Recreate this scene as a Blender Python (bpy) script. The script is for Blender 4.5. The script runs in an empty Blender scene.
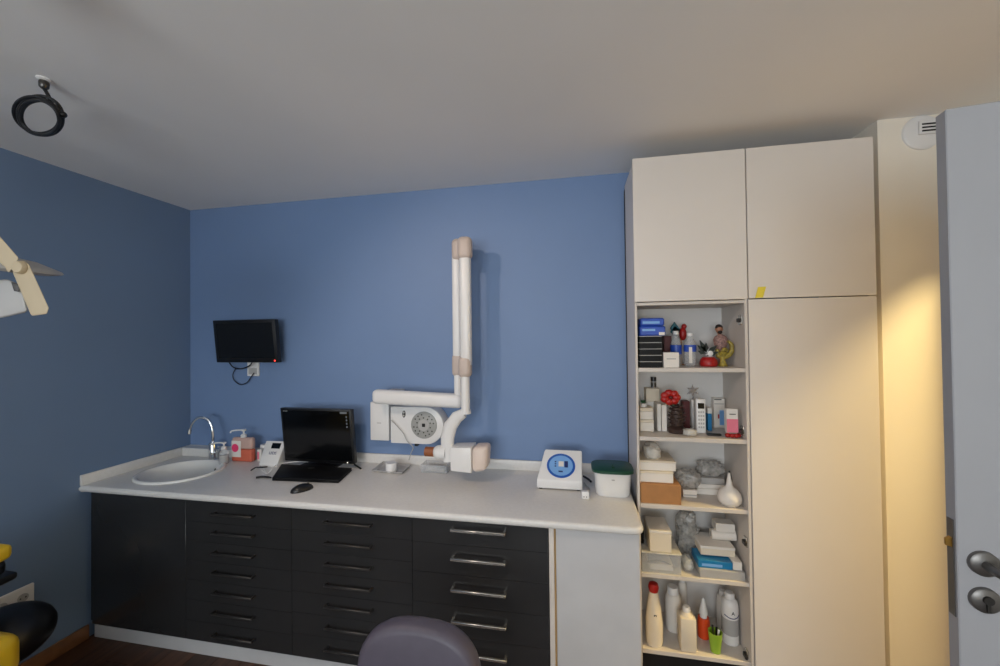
import bpy, bmesh, math, random
from mathutils import Vector, Matrix

random.seed(7)
SC = bpy.context.scene
COL = SC.collection

# ------------------------------------------------------------------ camera
F = 391.94
YAW, PITCH, ROLL = math.radians(10.756), math.radians(0.7355), math.radians(-0.6708)
CAM = Vector((2.652, -2.3, 1.62))
_f = Vector((-math.sin(YAW) * math.cos(PITCH), math.cos(YAW) * math.cos(PITCH), math.sin(PITCH)))
_r = Vector((math.cos(YAW), math.sin(YAW), 0))
_u = _r.cross(_f)
RT = _r * math.cos(ROLL) + _u * math.sin(ROLL)
UP = _u * math.cos(ROLL) - _r * math.sin(ROLL)
FW = _f
cd = bpy.data.cameras.new('camera')
cam = bpy.data.objects.new('camera', cd)
COL.objects.link(cam)
cd.sensor_width = 36.0
cd.lens = F / 1000 * 36
cd.clip_start = 0.02
cam.matrix_world = Matrix(((RT.x, UP.x, -FW.x, CAM.x), (RT.y, UP.y, -FW.y, CAM.y),
                           (RT.z, UP.z, -FW.z, CAM.z), (0, 0, 0, 1)))
SC.camera = cam

# ------------------------------------------------------------------ world, large lights, exposure
w = bpy.data.worlds.new('world')
SC.world = w
w.use_nodes = True
w.node_tree.nodes['Background'].inputs[0].default_value = (0.62, 0.74, 1.0, 1)
w.node_tree.nodes['Background'].inputs[1].default_value = 0.6


def area(name, loc, rot, sx, sy, power, color):
    l = bpy.data.lights.new(name, 'AREA')
    l.shape = 'RECTANGLE'
    l.size, l.size_y, l.energy, l.color = sx, sy, power, color
    o = bpy.data.objects.new(name, l)
    COL.objects.link(o)
    o.location, o.rotation_euler = loc, rot
    return o


# daylight through the left window; rear window and light added to brighten the room
area('unseen_window_light', (-0.10, -3.55, 1.63), (0, math.radians(-90), 0), 1.34, 1.48, 14, (1.0, 0.97, 0.92))
area('unseen_window_light', (2.1, -5.10, 1.55), (math.radians(112), 0, 0), 2.28, 1.28, 90, (0.90, 0.97, 1.0))  # added unseen source, tilted up to lift the ceiling
SC.view_settings.view_transform = 'Standard'
SC.view_settings.look = 'None'
SC.view_settings.exposure = 0.0
SC.view_settings.gamma = 1.0
SC.view_settings.use_curve_mapping = False


# ------------------------------------------------------------------ pixel helpers (a pixel gives a direction, a plane the distance)
def ray(x, y):
    return RT * ((x - 500) / F) - UP * ((y - 333) / F) + FW


def onY(x, y, Y):
    r = ray(x, y)
    return CAM + r * ((Y - CAM.y) / r.y)


def onZ(x, y, Z):
    r = ray(x, y)
    return CAM + r * ((Z - CAM.z) / r.z)


def onX(x, y, X):
    r = ray(x, y)
    return CAM + r * ((X - CAM.x) / r.x)


def pt(x, y, t):
    return CAM + ray(x, y) * t


# ------------------------------------------------------------------ materials
def srgb(c):
    return tuple(((v / 255) / 12.92 if v / 255 <= 0.04045 else ((v / 255 + 0.055) / 1.055) ** 2.4) for v in c)


MATS = {}


def mat(name, rgb, rough=0.5, metal=0.0, var=0.06, scale=8.0, bump=0.0, bscale=200.0, alpha=1.0,
        emit=None, estr=0.0, trans=0.0, spec=0.5, coat=0.0):
    if name in MATS:
        return MATS[name]
    m = bpy.data.materials.new(name)
    m.use_nodes = True
    nt = m.node_tree
    b = nt.nodes['Principled BSDF']
    c = srgb(rgb)
    tc = nt.nodes.new('ShaderNodeTexCoord')
    nz = nt.nodes.new('ShaderNodeTexNoise')
    nz.inputs['Scale'].default_value = scale
    nz.inputs['Detail'].default_value = 3
    nt.links.new(tc.outputs['Object'], nz.inputs['Vector'])
    rp = nt.nodes.new('ShaderNodeValToRGB')
    rp.color_ramp.elements[0].position = 0.3
    rp.color_ramp.elements[1].position = 0.7
    rp.color_ramp.elements[0].color = tuple(v * (1 - var) for v in c) + (1,)
    rp.color_ramp.elements[1].color = tuple(min(1, v * (1 + var)) for v in c) + (1,)
    nt.links.new(nz.outputs['Fac'], rp.inputs['Fac'])
    nt.links.new(rp.outputs['Color'], b.inputs['Base Color'])
    b.inputs['Roughness'].default_value = rough
    b.inputs['Metallic'].default_value = metal
    b.inputs['Specular IOR Level'].default_value = spec
    b.inputs['Alpha'].default_value = alpha
    b.inputs['Transmission Weight'].default_value = trans
    b.inputs['Coat Weight'].default_value = coat
    if emit:
        b.inputs['Emission Color'].default_value = srgb(emit) + (1,)
        b.inputs['Emission Strength'].default_value = estr
    if bump:
        n2 = nt.nodes.new('ShaderNodeTexNoise')
        n2.inputs['Scale'].default_value = bscale
        n2.inputs['Detail'].default_value = 4
        nt.links.new(tc.outputs['Object'], n2.inputs['Vector'])
        bp = nt.nodes.new('ShaderNodeBump')
        bp.inputs['Strength'].default_value = bump
        bp.inputs['Distance'].default_value = 0.003
        nt.links.new(n2.outputs['Fac'], bp.inputs['Height'])
        nt.links.new(bp.outputs['Normal'], b.inputs['Normal'])
    MATS[name] = m
    return m


def wood_mat(name, dark, light):
    m = bpy.data.materials.new(name)
    m.use_nodes = True
    nt = m.node_tree
    b = nt.nodes['Principled BSDF']
    tc = nt.nodes.new('ShaderNodeTexCoord')
    mp = nt.nodes.new('ShaderNodeMapping')
    mp.inputs['Scale'].default_value = (26, 2.2, 26)
    oi = nt.nodes.new('ShaderNodeObjectInfo')
    nz = nt.nodes.new('ShaderNodeTexNoise')
    nz.noise_dimensions = '4D'
    nz.inputs['Scale'].default_value = 1.6
    nz.inputs['Detail'].default_value = 6
    nz.inputs['Distortion'].default_value = 0.8
    rp = nt.nodes.new('ShaderNodeValToRGB')
    rp.color_ramp.elements[0].position = 0.32
    rp.color_ramp.elements[1].position = 0.72
    rp.color_ramp.elements[0].color = srgb(dark) + (1,)
    rp.color_ramp.elements[1].color = srgb(light) + (1,)
    hs = nt.nodes.new('ShaderNodeHueSaturation')
    mr = nt.nodes.new('ShaderNodeMapRange')
    mr.inputs['To Min'].default_value = 0.7
    mr.inputs['To Max'].default_value = 1.25
    ml = nt.nodes.new('ShaderNodeMath')
    ml.operation = 'MULTIPLY'
    ml.inputs[1].default_value = 37.0
    nt.links.new(tc.outputs['Object'], mp.inputs['Vector'])
    nt.links.new(mp.outputs['Vector'], nz.inputs['Vector'])
    nt.links.new(oi.outputs['Random'], ml.inputs[0])
    nt.links.new(ml.outputs[0], nz.inputs['W'])
    nt.links.new(nz.outputs['Fac'], rp.inputs['Fac'])
    nt.links.new(oi.outputs['Random'], mr.inputs['Value'])
    nt.links.new(mr.outputs['Result'], hs.inputs['Value'])
    nt.links.new(rp.outputs['Color'], hs.inputs['Color'])
    nt.links.new(hs.outputs['Color'], b.inputs['Base Color'])
    b.inputs['Roughness'].default_value = 0.42
    MATS[name] = m
    return m


mat('left_wall_blue', (108, 130, 160), 0.55, var=0.02, scale=2, bump=0.12, bscale=260)  # darker, greyer version of blue_paint, left wall only
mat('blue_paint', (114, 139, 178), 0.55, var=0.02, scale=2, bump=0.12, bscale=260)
mat('ceiling_paint', (240, 238, 236), 0.8, var=0.015, scale=2, bump=0.08, bscale=200)
mat('cream_paint', (236, 228, 214), 0.7, var=0.02, scale=2, bump=0.1, bscale=220)
mat('white_paint', (232, 230, 228), 0.6, var=0.02, scale=2)
mat('door_paint', (168, 167, 170), 0.42, var=0.02, scale=3)
mat('cupboard', (222, 214, 206), 0.4, var=0.015, scale=3)
mat('cupboard_edge', (206, 198, 190), 0.45, var=0.02)
mat('inner_laminate', (214, 210, 206), 0.5, var=0.02)
mat('worktop', (222, 219, 215), 0.35, var=0.03, scale=60)
mat('plinth_white', (200, 199, 200), 0.4, var=0.03)
mat('anthracite', (46, 46, 47), 0.22, var=0.08, scale=3, spec=0.5)
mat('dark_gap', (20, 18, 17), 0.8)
mat('dark_steel', (86, 84, 82), 0.35, metal=0.8)
mat('steel', (205, 203, 198), 0.25, metal=0.9)
mat('chrome', (225, 228, 232), 0.06, metal=1.0, var=0.01)
mat('iron', (70, 68, 66), 0.4, metal=0.8)
mat('satin_steel', (118, 115, 112), 0.38, metal=0.85)
mat('brass', (180, 140, 70), 0.3, metal=0.9)
mat('ceramic', (232, 230, 226), 0.12, var=0.02)
mat('white_plastic', (228, 226, 224), 0.35, var=0.02)
mat('grey_plastic', (176, 174, 172), 0.4, var=0.03)
mat('dial_grey', (158, 158, 154), 0.45)
mat('beige_plastic', (196, 180, 170), 0.45, var=0.03)
mat('cream_plastic', (190, 172, 142), 0.4, var=0.03)
mat('peach_plastic', (222, 204, 192), 0.4, var=0.03)
mat('black_plastic', (16, 16, 18), 0.35, var=0.05)
mat('black_matte', (9, 9, 10), 0.55, var=0.05, spec=0.25)
mat('screen', (8, 9, 11), 0.15, var=0.02)
mat('black_rubber', (18, 18, 20), 0.5)
mat('purple_vinyl', (84, 78, 90), 0.5, var=0.05, scale=30, bump=0.1, bscale=400)
mat('yellow_vinyl', (218, 178, 34), 0.4, var=0.05)
mat('green_lid', (12, 66, 46), 0.4)
mat('blue_panel', (28, 88, 176), 0.35)
mat('light_blue', (120, 168, 222), 0.35)
mat('blue_box', (40, 78, 176), 0.4, var=0.15, scale=30)
mat('navy', (28, 44, 104), 0.4)
mat('red', (164, 22, 20), 0.4, var=0.1, scale=40)
mat('dark_red', (84, 18, 18), 0.5, var=0.1)
mat('orange', (224, 76, 28), 0.35)
mat('pink', (232, 124, 146), 0.4)
mat('hot_pink', (226, 60, 110), 0.4)
mat('lime', (142, 178, 54), 0.4)
mat('leaf_green', (30, 76, 38), 0.5, var=0.2, scale=40)
mat('dark_leaf', (18, 30, 24), 0.5, var=0.2, scale=40)
mat('teal', (16, 92, 104), 0.5, var=0.15, scale=40)
mat('sea_blue', (24, 118, 170), 0.4)
mat('mustard', (150, 132, 52), 0.45, var=0.55, scale=90)
mat('skin_tone', (172, 120, 92), 0.5)
mat('hair_dark', (40, 28, 24), 0.6)
mat('shirt_pattern', (150, 116, 108), 0.6, var=0.5, scale=120)
mat('cone_brown', (58, 40, 34), 0.6, var=0.3, scale=60)
mat('carton', (168, 118, 70), 0.6, var=0.08, scale=20)
mat('paper_white', (226, 220, 212), 0.55, var=0.03)
mat('paper_cream', (220, 208, 188), 0.55, var=0.03)
mat('paper_grey', (170, 168, 166), 0.55, var=0.05)
mat('sticky_yellow', (226, 204, 62), 0.6)
mat('silver_foil', (170, 170, 176), 0.25, metal=0.9)
mat('brown_tube', (146, 84, 46), 0.4)
mat('tan_edge', (178, 146, 100), 0.5)
mat('clear_plastic', (214, 216, 218), 0.12, alpha=0.32, var=0.03)
mat('bag_plastic', (222, 218, 210), 0.22, alpha=0.62, var=0.1, scale=60)
mat('grey_bag', (186, 183, 178), 0.18, alpha=0.5, var=0.4, scale=50)
mat('soap_clear', (226, 190, 176), 0.12, alpha=0.7)
mat('soap_orange', (212, 108, 84), 0.12, alpha=0.92)
mat('glass', (240, 245, 248), 0.03, alpha=0.12, var=0.0)
mat('baseboard_wood', (126, 86, 56), 0.45, var=0.12, scale=20)
mat('led_red', (255, 60, 50), 0.4, emit=(255, 70, 60), estr=1.5)
mat('icon_grey', (120, 124, 126), 0.4)
mat('lamp_diffuser', (255, 240, 220), 0.5, emit=(255, 244, 226), estr=1.2)
mat('warm_diffuser', (255, 214, 150), 0.5, emit=(255, 200, 120), estr=4.0)
wood_mat('floor_wood', (52, 30, 20), (92, 58, 38))


# ------------------------------------------------------------------ mesh building
class MB:
    def __init__(s):
        s.bm = bmesh.new()
        s.smooth = True

    def _add(s, tmp, M=None):
        if M is not None:
            bmesh.ops.transform(tmp, matrix=M, verts=tmp.verts)
        me = bpy.data.meshes.new('tmp')
        tmp.to_mesh(me)
        tmp.free()
        s.bm.from_mesh(me)
        bpy.data.meshes.remove(me)
        return s

    def box(s, lo, hi, bev=0.0, seg=2, M=None):
        t = bmesh.new()
        bmesh.ops.create_cube(t, size=1)
        sx, sy, sz = (max(1e-5, hi[i] - lo[i]) for i in range(3))
        for v in t.verts:
            v.co = Vector((lo[0] + (v.co.x + .5) * sx, lo[1] + (v.co.y + .5) * sy, lo[2] + (v.co.z + .5) * sz))
        if bev > 0:
            bmesh.ops.bevel(t, geom=t.edges[:], offset=min(bev, .49 * min(sx, sy, sz)), segments=seg, affect='EDGES', profile=.5)
        return s._add(t, M)

    def hexa(s, p, bev=0.0, seg=2):
        """eight corners: bottom 4 counter-clockwise from above, then top 4"""
        t = bmesh.new()
        v = [t.verts.new(q) for q in p]
        for f in ((3, 2, 1, 0), (4, 5, 6, 7), (0, 1, 5, 4), (1, 2, 6, 5), (2, 3, 7, 6), (3, 0, 4, 7)):
            t.faces.new([v[i] for i in f])
        bmesh.ops.recalc_face_normals(t, faces=t.faces)
        if bev:
            bmesh.ops.bevel(t, geom=t.edges[:], offset=bev, segments=seg, affect='EDGES', profile=.5)
        return s._add(t)

    def lathe(s, prof, c=(0, 0, 0), axis=(0, 0, 1), n=20, sx=1.0, sy=1.0, cap=True):
        t = bmesh.new()
        rings = []
        for r, z in prof:
            rings.append([t.verts.new((r * sx * math.cos(2 * math.pi * k / n), r * sy * math.sin(2 * math.pi * k / n), z)) for k in range(n)])
        for a, b in zip(rings[:-1], rings[1:]):
            for k in range(n):
                t.faces.new((a[k], a[(k + 1) % n], b[(k + 1) % n], b[k]))
        if cap:
            if prof[0][0] > 1e-5:
                t.faces.new(rings[0][::-1])
            if prof[-1][0] > 1e-5:
                t.faces.new(rings[-1])
        bmesh.ops.remove_doubles(t, verts=t.verts, dist=1e-6)
        bmesh.ops.recalc_face_normals(t, faces=t.faces)
        q = Vector((0, 0, 1)).rotation_difference(Vector(axis).normalized()).to_matrix().to_4x4()
        return s._add(t, Matrix.Translation(c) @ q)

    def cyl(s, a, b, r, r2=None, n=16):
        a, b = Vector(a), Vector(b)
        d = b - a
        return s.lathe([(r, 0), (r2 if r2 is not None else r, d.length)], a, d, n)

    def tube(s, pts, r, n=8, closed=False, sub=4):
        P = [Vector(p) for p in pts]
        if sub > 1:
            Q = []
            m = len(P)
            rng = m if closed else m - 1
            for i in range(rng):
                p0 = P[(i - 1) % m] if (closed or i > 0) else P[0]
                p1, p2 = P[i], P[(i + 1) % m]
                p3 = P[(i + 2) % m] if (closed or i + 2 < m) else P[-1]
                for k in range(sub):
                    u = k / sub
                    Q.append(0.5 * ((2 * p1) + (p2 - p0) * u + (2 * p0 - 5 * p1 + 4 * p2 - p3) * u * u + (3 * p1 - p0 - 3 * p2 + p3) * u ** 3))
            if not closed:
                Q.append(P[-1])
            P = Q
        t = bmesh.new()
        rings = []
        m = len(P)
        nrm = None
        for i in range(m):
            if closed:
                d = P[(i + 1) % m] - P[(i - 1) % m]
            else:
                d = P[min(i + 1, m - 1)] - P[max(i - 1, 0)]
            d.normalize()
            if nrm is None:
                nrm = d.orthogonal().normalized()
            nrm = (nrm - d * nrm.dot(d))
            nrm = nrm.normalized() if nrm.length > 1e-6 else d.orthogonal().normalized()
            bi = d.cross(nrm)
            rr = r[min(len(r) - 1, int(i * len(r) / m))] if isinstance(r, (list, tuple)) else r
            rings.append([t.verts.new(P[i] + (nrm * math.cos(2 * math.pi * k / n) + bi * math.sin(2 * math.pi * k / n)) * rr) for k in range(n)])
        for i in range(m if closed else m - 1):
            a, b = rings[i], rings[(i + 1) % m]
            for k in range(n):
                t.faces.new((a[k], a[(k + 1) % n], b[(k + 1) % n], b[k]))
        if not closed:
            t.faces.new(rings[0][::-1])
            t.faces.new(rings[-1])
        bmesh.ops.recalc_face_normals(t, faces=t.faces)
        return s._add(t)

    def prism(s, poly, d, bev=0.0, seg=2):
        """poly: list of 3-D points (planar), extruded by the vector d"""
        t = bmesh.new()
        d = Vector(d)
        a = [t.verts.new(p) for p in poly]
        b = [t.verts.new(Vector(p) + d) for p in poly]
        n = len(poly)
        t.faces.new(a)
        t.faces.new(b[::-1])
        for i in range(n):
            t.faces.new((a[i], b[i], b[(i + 1) % n], a[(i + 1) % n]))
        bmesh.ops.recalc_face_normals(t, faces=t.faces)
        if bev:
            es = [e for e in t.edges if e.calc_face_angle(0) > 0.5]
            bmesh.ops.bevel(t, geom=es, offset=bev, segments=seg, affect='EDGES', profile=.5)
        return s._add(t)

    def ball(s, c, r, n=14, rot=None):
        t = bmesh.new()
        bmesh.ops.create_uvsphere(t, u_segments=n, v_segments=max(6, n * 2 // 3), radius=1)
        rr = r if isinstance(r, (tuple, list)) else (r, r, r)
        M = Matrix.Translation(c)
        if rot is not None:
            M = M @ rot.to_4x4()
        return s._add(t, M @ Matrix.Diagonal((rr[0], rr[1], rr[2], 1)))

    def crumple(s, c, r, seed, amp=.22, flat=True):
        """crumpled foil-like bag: a lumpy ellipsoid broken by sharp random creases"""
        rnd = random.Random(seed)
        t = bmesh.new()
        bmesh.ops.create_icosphere(t, subdivisions=4, radius=1)
        ph = [(Vector((rnd.uniform(-1, 1), rnd.uniform(-1, 1), rnd.uniform(-1, 1))).normalized() * rnd.uniform(2.0, 4.5), rnd.uniform(0, 6), 1.0) for _ in range(4)]
        ph += [(Vector((rnd.uniform(-1, 1), rnd.uniform(-1, 1), rnd.uniform(-1, 1))).normalized() * rnd.uniform(7, 13), rnd.uniform(0, 6), .45) for _ in range(6)]
        tot = sum(q[2] for q in ph)
        for v in t.verts:
            k = sum(w_ * abs(math.sin(q.dot(v.co) + f)) for q, f, w_ in ph) / tot
            co = v.co * (1 - amp * 1.2 + 2.6 * amp * (k - .45) + rnd.uniform(-.012, .012))
            sx_ = [math.copysign(abs(u_) ** .75, u_) for u_ in co]
            co = Vector(sx_)
            if flat:
                co.z = max(co.z, -.6)
            v.co = co
        return s._add(t, Matrix.Translation(c) @ Matrix.Diagonal((r[0], r[1], r[2], 1)))

    def build(s, name, m, parent=None, smooth=True, angle=40):
        bm = s.bm
        bmesh.ops.recalc_face_normals(bm, faces=bm.faces)
        lo = [min(v.co[i] for v in bm.verts) for i in range(3)]
        hi = [max(v.co[i] for v in bm.verts) for i in range(3)]
        if parent is not None:
            org = root_loc(parent)
        else:
            org = Vector(((lo[0] + hi[0]) / 2, (lo[1] + hi[1]) / 2, lo[2]))
        for v in bm.verts:
            v.co -= org
        me = bpy.data.meshes.new(name)
        bm.to_mesh(me)
        bm.free()
        me.materials.append(MATS[m] if isinstance(m, str) else m)
        if smooth:
            for p in me.polygons:
                p.use_smooth = True
            me.set_sharp_from_angle(angle=math.radians(angle))
        o = bpy.data.objects.new(name, me)
        COL.objects.link(o)
        if parent is not None:
            o.parent = parent
        else:
            o.location = org
        return o


def root_loc(o):
    p = Vector(o.location)
    while o.parent:
        o = o.parent
        p += Vector(o.location)
    return p


def thing(name, label, cat, loc, group=None):
    o = bpy.data.objects.new(name, None)
    COL.objects.link(o)
    o.empty_display_size = 0.05
    o.location = loc
    return tag(o, label, cat, group)


def tag(o, label, cat, group=None):
    o['label'] = label
    o['category'] = cat
    if group:
        o['group'] = group
    return o


def struct(o, label=None):
    o['kind'] = 'structure'
    if label:
        o['label'] = label
    return o


def box(name, lo, hi, m, parent=None, bev=0.0, seg=2):
    return MB().box(lo, hi, bev, seg).build(name, m, parent)


def text(name, s, size, loc, normal_rot, m, parent, depth=0.0006):
    cu = bpy.data.curves.new('t', 'FONT')
    cu.body = s
    cu.size = size
    cu.extrude = depth
    cu.align_x = 'CENTER'
    cu.align_y = 'CENTER'
    o = bpy.data.objects.new('t', cu)
    COL.objects.link(o)
    dg = bpy.context.evaluated_depsgraph_get()
    me = bpy.data.meshes.new_from_object(o.evaluated_get(dg))
    bpy.data.objects.remove(o)
    me.name = name
    me.materials.clear()
    me.materials.append(MATS[m])
    me.transform(Matrix.Translation(Vector(loc) - root_loc(parent)) @ normal_rot.to_4x4())
    q = bpy.data.objects.new(name, me)
    COL.objects.link(q)
    q.parent = parent
    return q


FRONT = Matrix.Rotation(math.radians(90), 3, 'X')     # text standing, facing -Y

# ================================================================== SETTING
CZ = 2.547           # ceiling height
XR = 4.32            # right wall
YB = -5.0            # wall behind the camera
T = 0.12
fl = struct(box('floor', (-T, YB - T, -0.12), (6.0, T, -0.012), 'dark_gap'), 'dark brown wooden plank floor')
base = MB().box((-.069, -.6495, -.012), (.069, .6495, 0), .0015, 1)
pl = base.build('plank', 'floor_wood', fl)
pme = pl.data
for v in pme.vertices:
    v.co += root_loc(fl)
bpy.data.objects.remove(pl)
ncol = int(XR / 0.14) + 1
for i in range(ncol):
    cx = 0.07 + i * 0.14
    y = YB + 0.65 - random.choice((0, .33, .65, .9))
    while y < 0.3:
        o = bpy.data.objects.new('plank', pme)
        COL.objects.link(o)
        o.parent = fl
        o.location = Vector((cx, y, 0)) - root_loc(fl)
        y += 1.301
struct(box('ceiling', (-T, YB - T, CZ), (6.0, T, CZ + .1), 'ceiling_paint'), 'plain white painted ceiling')
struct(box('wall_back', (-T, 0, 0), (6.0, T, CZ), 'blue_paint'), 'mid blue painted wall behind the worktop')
# left wall with window opening y -4.35..-2.75, z .9..2.35
wy0, wy1, wz0, wz1 = -4.35, -2.75, 0.9, 2.36
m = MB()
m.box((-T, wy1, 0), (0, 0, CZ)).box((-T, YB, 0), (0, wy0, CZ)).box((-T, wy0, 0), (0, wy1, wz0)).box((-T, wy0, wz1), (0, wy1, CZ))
struct(m.build('wall_left', 'left_wall_blue', smooth=False), 'greyer blue side wall beside the sink')
wn = struct(MB().box((-.09, wy0, wz0), (-.03, wy0 + .06, wz1)).box((-.09, wy1 - .06, wz0), (-.03, wy1, wz1))
            .box((-.09, wy0 + .06, wz0), (-.03, wy1 - .06, wz0 + .06)).box((-.09, wy0 + .06, wz1 - .06), (-.03, wy1 - .06, wz1))
            .box((-.09, (wy0 + wy1) / 2 - .04, wz0 + .06), (-.03, (wy0 + wy1) / 2 + .04, wz1 - .06)).build('window_1', 'white_paint', smooth=False))
for a, b in ((wy0 + .06, (wy0 + wy1) / 2 - .04), ((wy0 + wy1) / 2 + .04, wy1 - .06)):
    box('pane', (-.063, a, wz0 + .06), (-.057, b, wz1 - .06), 'glass', wn)
m = MB()
m.box((-T, YB - T, 0), (.9, YB, CZ)).box((3.3, YB - T, 0), (6.0, YB, CZ)).box((.9, YB - T, 0), (3.3, YB, .85)).box((.9, YB - T, 2.25), (3.3, YB, CZ))
struct(m.build('wall_front', 'white_paint', smooth=False))
m = MB()
for a, b in ((.9, .96), (2.07, 2.13), (3.24, 3.3)):
    m.box((a, YB - .09, .85), (b, YB - .03, 2.25))
for a, b in ((.96, 2.07), (2.13, 3.24)):
    m.box((a, YB - .09, .85), (b, YB - .03, .91)).box((a, YB - .09, 2.19), (b, YB - .03, 2.25))
wn2 = struct(m.build('added_window', 'white_paint', smooth=False))  # unseen rear window, built to carry the added light
for a, b in ((.96, 2.07), (2.13, 3.24)):
    box('pane', (a, YB - .063, .91), (b, YB - .057, 2.19), 'glass', wn2)
# right wall with doorway y -1.27..-.43, z 0..2.11
dy0, dy1, dz1 = -1.27, -0.43, 2.115
m = MB()
m.box((XR, dy1, 0), (XR + T, 0, CZ)).box((XR, YB, 0), (XR + T, dy0, CZ)).box((XR, dy0, dz1), (XR + T, dy1, CZ))
struct(m.build('wall_right', 'cream_paint', smooth=False))
m = MB()
m.box((XR - .012, dy1, 0), (XR + T + .012, dy1 + .05, dz1 + .05)).box((XR - .012, dy0 - .05, 0), (XR + T + .012, dy0, dz1 + .05)).box((XR - .012, dy0, dz1), (XR + T + .012, dy1, dz1 + .05))
struct(m.build('trim_1', 'door_paint', smooth=False))
# corridor beyond the doorway
struct(box('wall_corridor', (5.7, YB, 0), (5.82, 0, CZ), 'cream_paint'))
struct(box('floor_corridor', (XR + T, YB, -.012), (5.7, 0, 0), 'baseboard_wood'))
# pier of wall to the right of the tall cabinet
struct(box('wall_pier', (3.957, -.33, 0), (XR, 0, CZ), 'cream_paint'), 'cream painted wall between cabinet and door')
struct(box('baseboard_left', (0, YB, 0), (.014, -.59, .075), 'baseboard_wood', bev=.003), 'brown wooden skirting along the blue side wall')

# corridor lamp: warm, hidden behind the open door
lm = thing('corridor_lamp', 'round warm ceiling lamp in the corridor beyond the door', 'lamp', (4.86, -.75, CZ - .06))
MB().lathe([(.15, .06), (.15, .045), (.14, .04)], (4.86, -.75, CZ - .06), n=28).build('lamp_base', 'white_plastic', lm)
MB().lathe([(.0, 0), (.08, .006), (.125, .02), (.138, .04)], (4.86, -.75, CZ - .06), n=28).build('diffuser', 'warm_diffuser', lm)
l = bpy.data.lights.new('corridor_light', 'AREA')
l.shape = 'DISK'
l.size = 0.24
l.energy = 72
l.color = (1.0, 0.76, 0.34)
lo_ = bpy.data.objects.new('corridor_light', l)
COL.objects.link(lo_)
lo_.location = (4.86, -.75, CZ - .075)
# ceiling panel of the room, behind the camera
# ceiling spotlight behind the picture's upper edge, turned to the back wall
SP = Vector((1.42, -1.72, CZ - .10))
SA = (Vector((2.25, 0, 1.05)) - SP).normalized()
pn = thing('ceiling_spotlight', 'white adjustable ceiling spotlight turned towards the worktop wall', 'lamp', (SP.x, SP.y, CZ - .2))
MB().lathe([(.06, 0), (.06, -.012), (.05, -.018), (.0, -.018)], (SP.x - SA.x * .09, SP.y - SA.y * .09, CZ), n=24).build('lamp_base', 'white_plastic', pn)
MB().cyl((SP.x - SA.x * .09, SP.y - SA.y * .09, CZ - .017), SP - SA * .09 + Vector((0, 0, .01)), .008, n=10).build('stem', 'white_plastic', pn)
MB().lathe([(.035, -.14), (.05, -.12), (.062, -.005), (.062, .0), (.055, .0), (.055, -.008), (.0, -.008)], SP, SA, 28).build('lamp_head', 'white_plastic', pn)
MB().cyl(SP - SA * .0075, SP - SA * .004, .054, n=28).build('lens', 'lamp_diffuser', pn)
l = bpy.data.lights.new('spot_light', 'SPOT')
l.energy = 33
l.color = (1.0, 0.80, 0.66)
l.shadow_soft_size = .055
l.spot_size = math.radians(98)
l.spot_blend = 0.7
lo_ = bpy.data.objects.new('spot_light', l)
COL.objects.link(lo_)
lo_.location = SP + SA * .012
lo_.rotation_euler = SA.to_track_quat('-Z', 'Y').to_euler()

# ------------------------------------------------------------------ open door
dA = Vector((3.441, -1.30, 0))
ang = math.radians(-9)
du = Vector((math.cos(ang), math.sin(ang), 0))
dv = Vector((-du.y, du.x, 0))          # towards the back wall
DW, DT = 0.83, 0.032


def dp(u, v, z):
    return dA + du * u + dv * v + Vector((0, 0, z))


m = MB().hexa([dp(0, 0, .008), dp(DW, 0, .008), dp(DW, DT, .008), dp(0, DT, .008), dp(0, 0, 2.1), dp(DW, 0, 2.1), dp(DW, DT, 2.1), dp(0, DT, 2.1)], .002, 1)
door = struct(m.build('door_1', 'door_paint', smooth=False), 'open white door leaf with steel lever handle')
m = MB().hexa([dp(-.002, .007, 1.015), dp(.0, .007, 1.015), dp(0, .025, 1.015), dp(-.002, .025, 1.015),
               dp(-.002, .007, 1.22), dp(0, .007, 1.22), dp(0, .025, 1.22), dp(-.002, .025, 1.22)])
m.build('lock_plate', 'satin_steel', door, smooth=False)
m = MB().hexa([dp(-.013, .011, 1.163), dp(-.001, .011, 1.16), dp(-.001, .021, 1.16), dp(-.010, .021, 1.163),
               dp(-.013, .011, 1.176), dp(-.001, .011, 1.182), dp(-.001, .021, 1.182), dp(-.010, .021, 1.176)], .001, 1)
m.build('latch_bolt', 'brass', door)
for zz, nm in ((1.14, 'handle_rose'), (1.065, 'cylinder_rose')):
    MB().lathe([(.0, .010), (.021, .010), (.025, .007), (.026, 0)], dp(.040, 0, zz), -dv, n=24).build(nm, 'satin_steel', door)
MB().tube([dp(.040, -.008, 1.14), dp(.040, -.045, 1.14), dp(.056, -.052, 1.139), dp(.075, -.053, 1.135), dp(.165, -.053, 1.125)], .0085, 10).build('lever', 'satin_steel', door)
MB().cyl(dp(.040, -.010, 1.069), dp(.040, -.014, 1.069), .0085, n=16).box(dp(.037, -.0135, 1.045) - Vector((0, 0, 0)), dp(.043, -.010, 1.068)).build('lock_cylinder', 'iron', door)

# air vent on the pier
vc = onY(921, 133, -.33)
vt = thing('air_vent', 'round white air vent high on the cream wall by the door', 'vent', (vc.x, -.33, vc.z))
MB().lathe([(.0, .012), (.062, .012), (.072, .006), (.074, 0)], (vc.x + .002, -.33, vc.z), (0, -1, 0), 28).build('vent_body', 'white_plastic', vt)
MB().box((vc.x - .020, -.352, vc.z - .014), (vc.x + .05, -.341, vc.z + .044), .003, 1).build('grille_housing', 'white_plastic', vt)
for k in range(3):
    box('slot', (vc.x - .012, -.354, vc.z - .004 + k * .014), (vc.x + .044, -.3515, vc.z + .002 + k * .014), 'dark_gap', vt)

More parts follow.
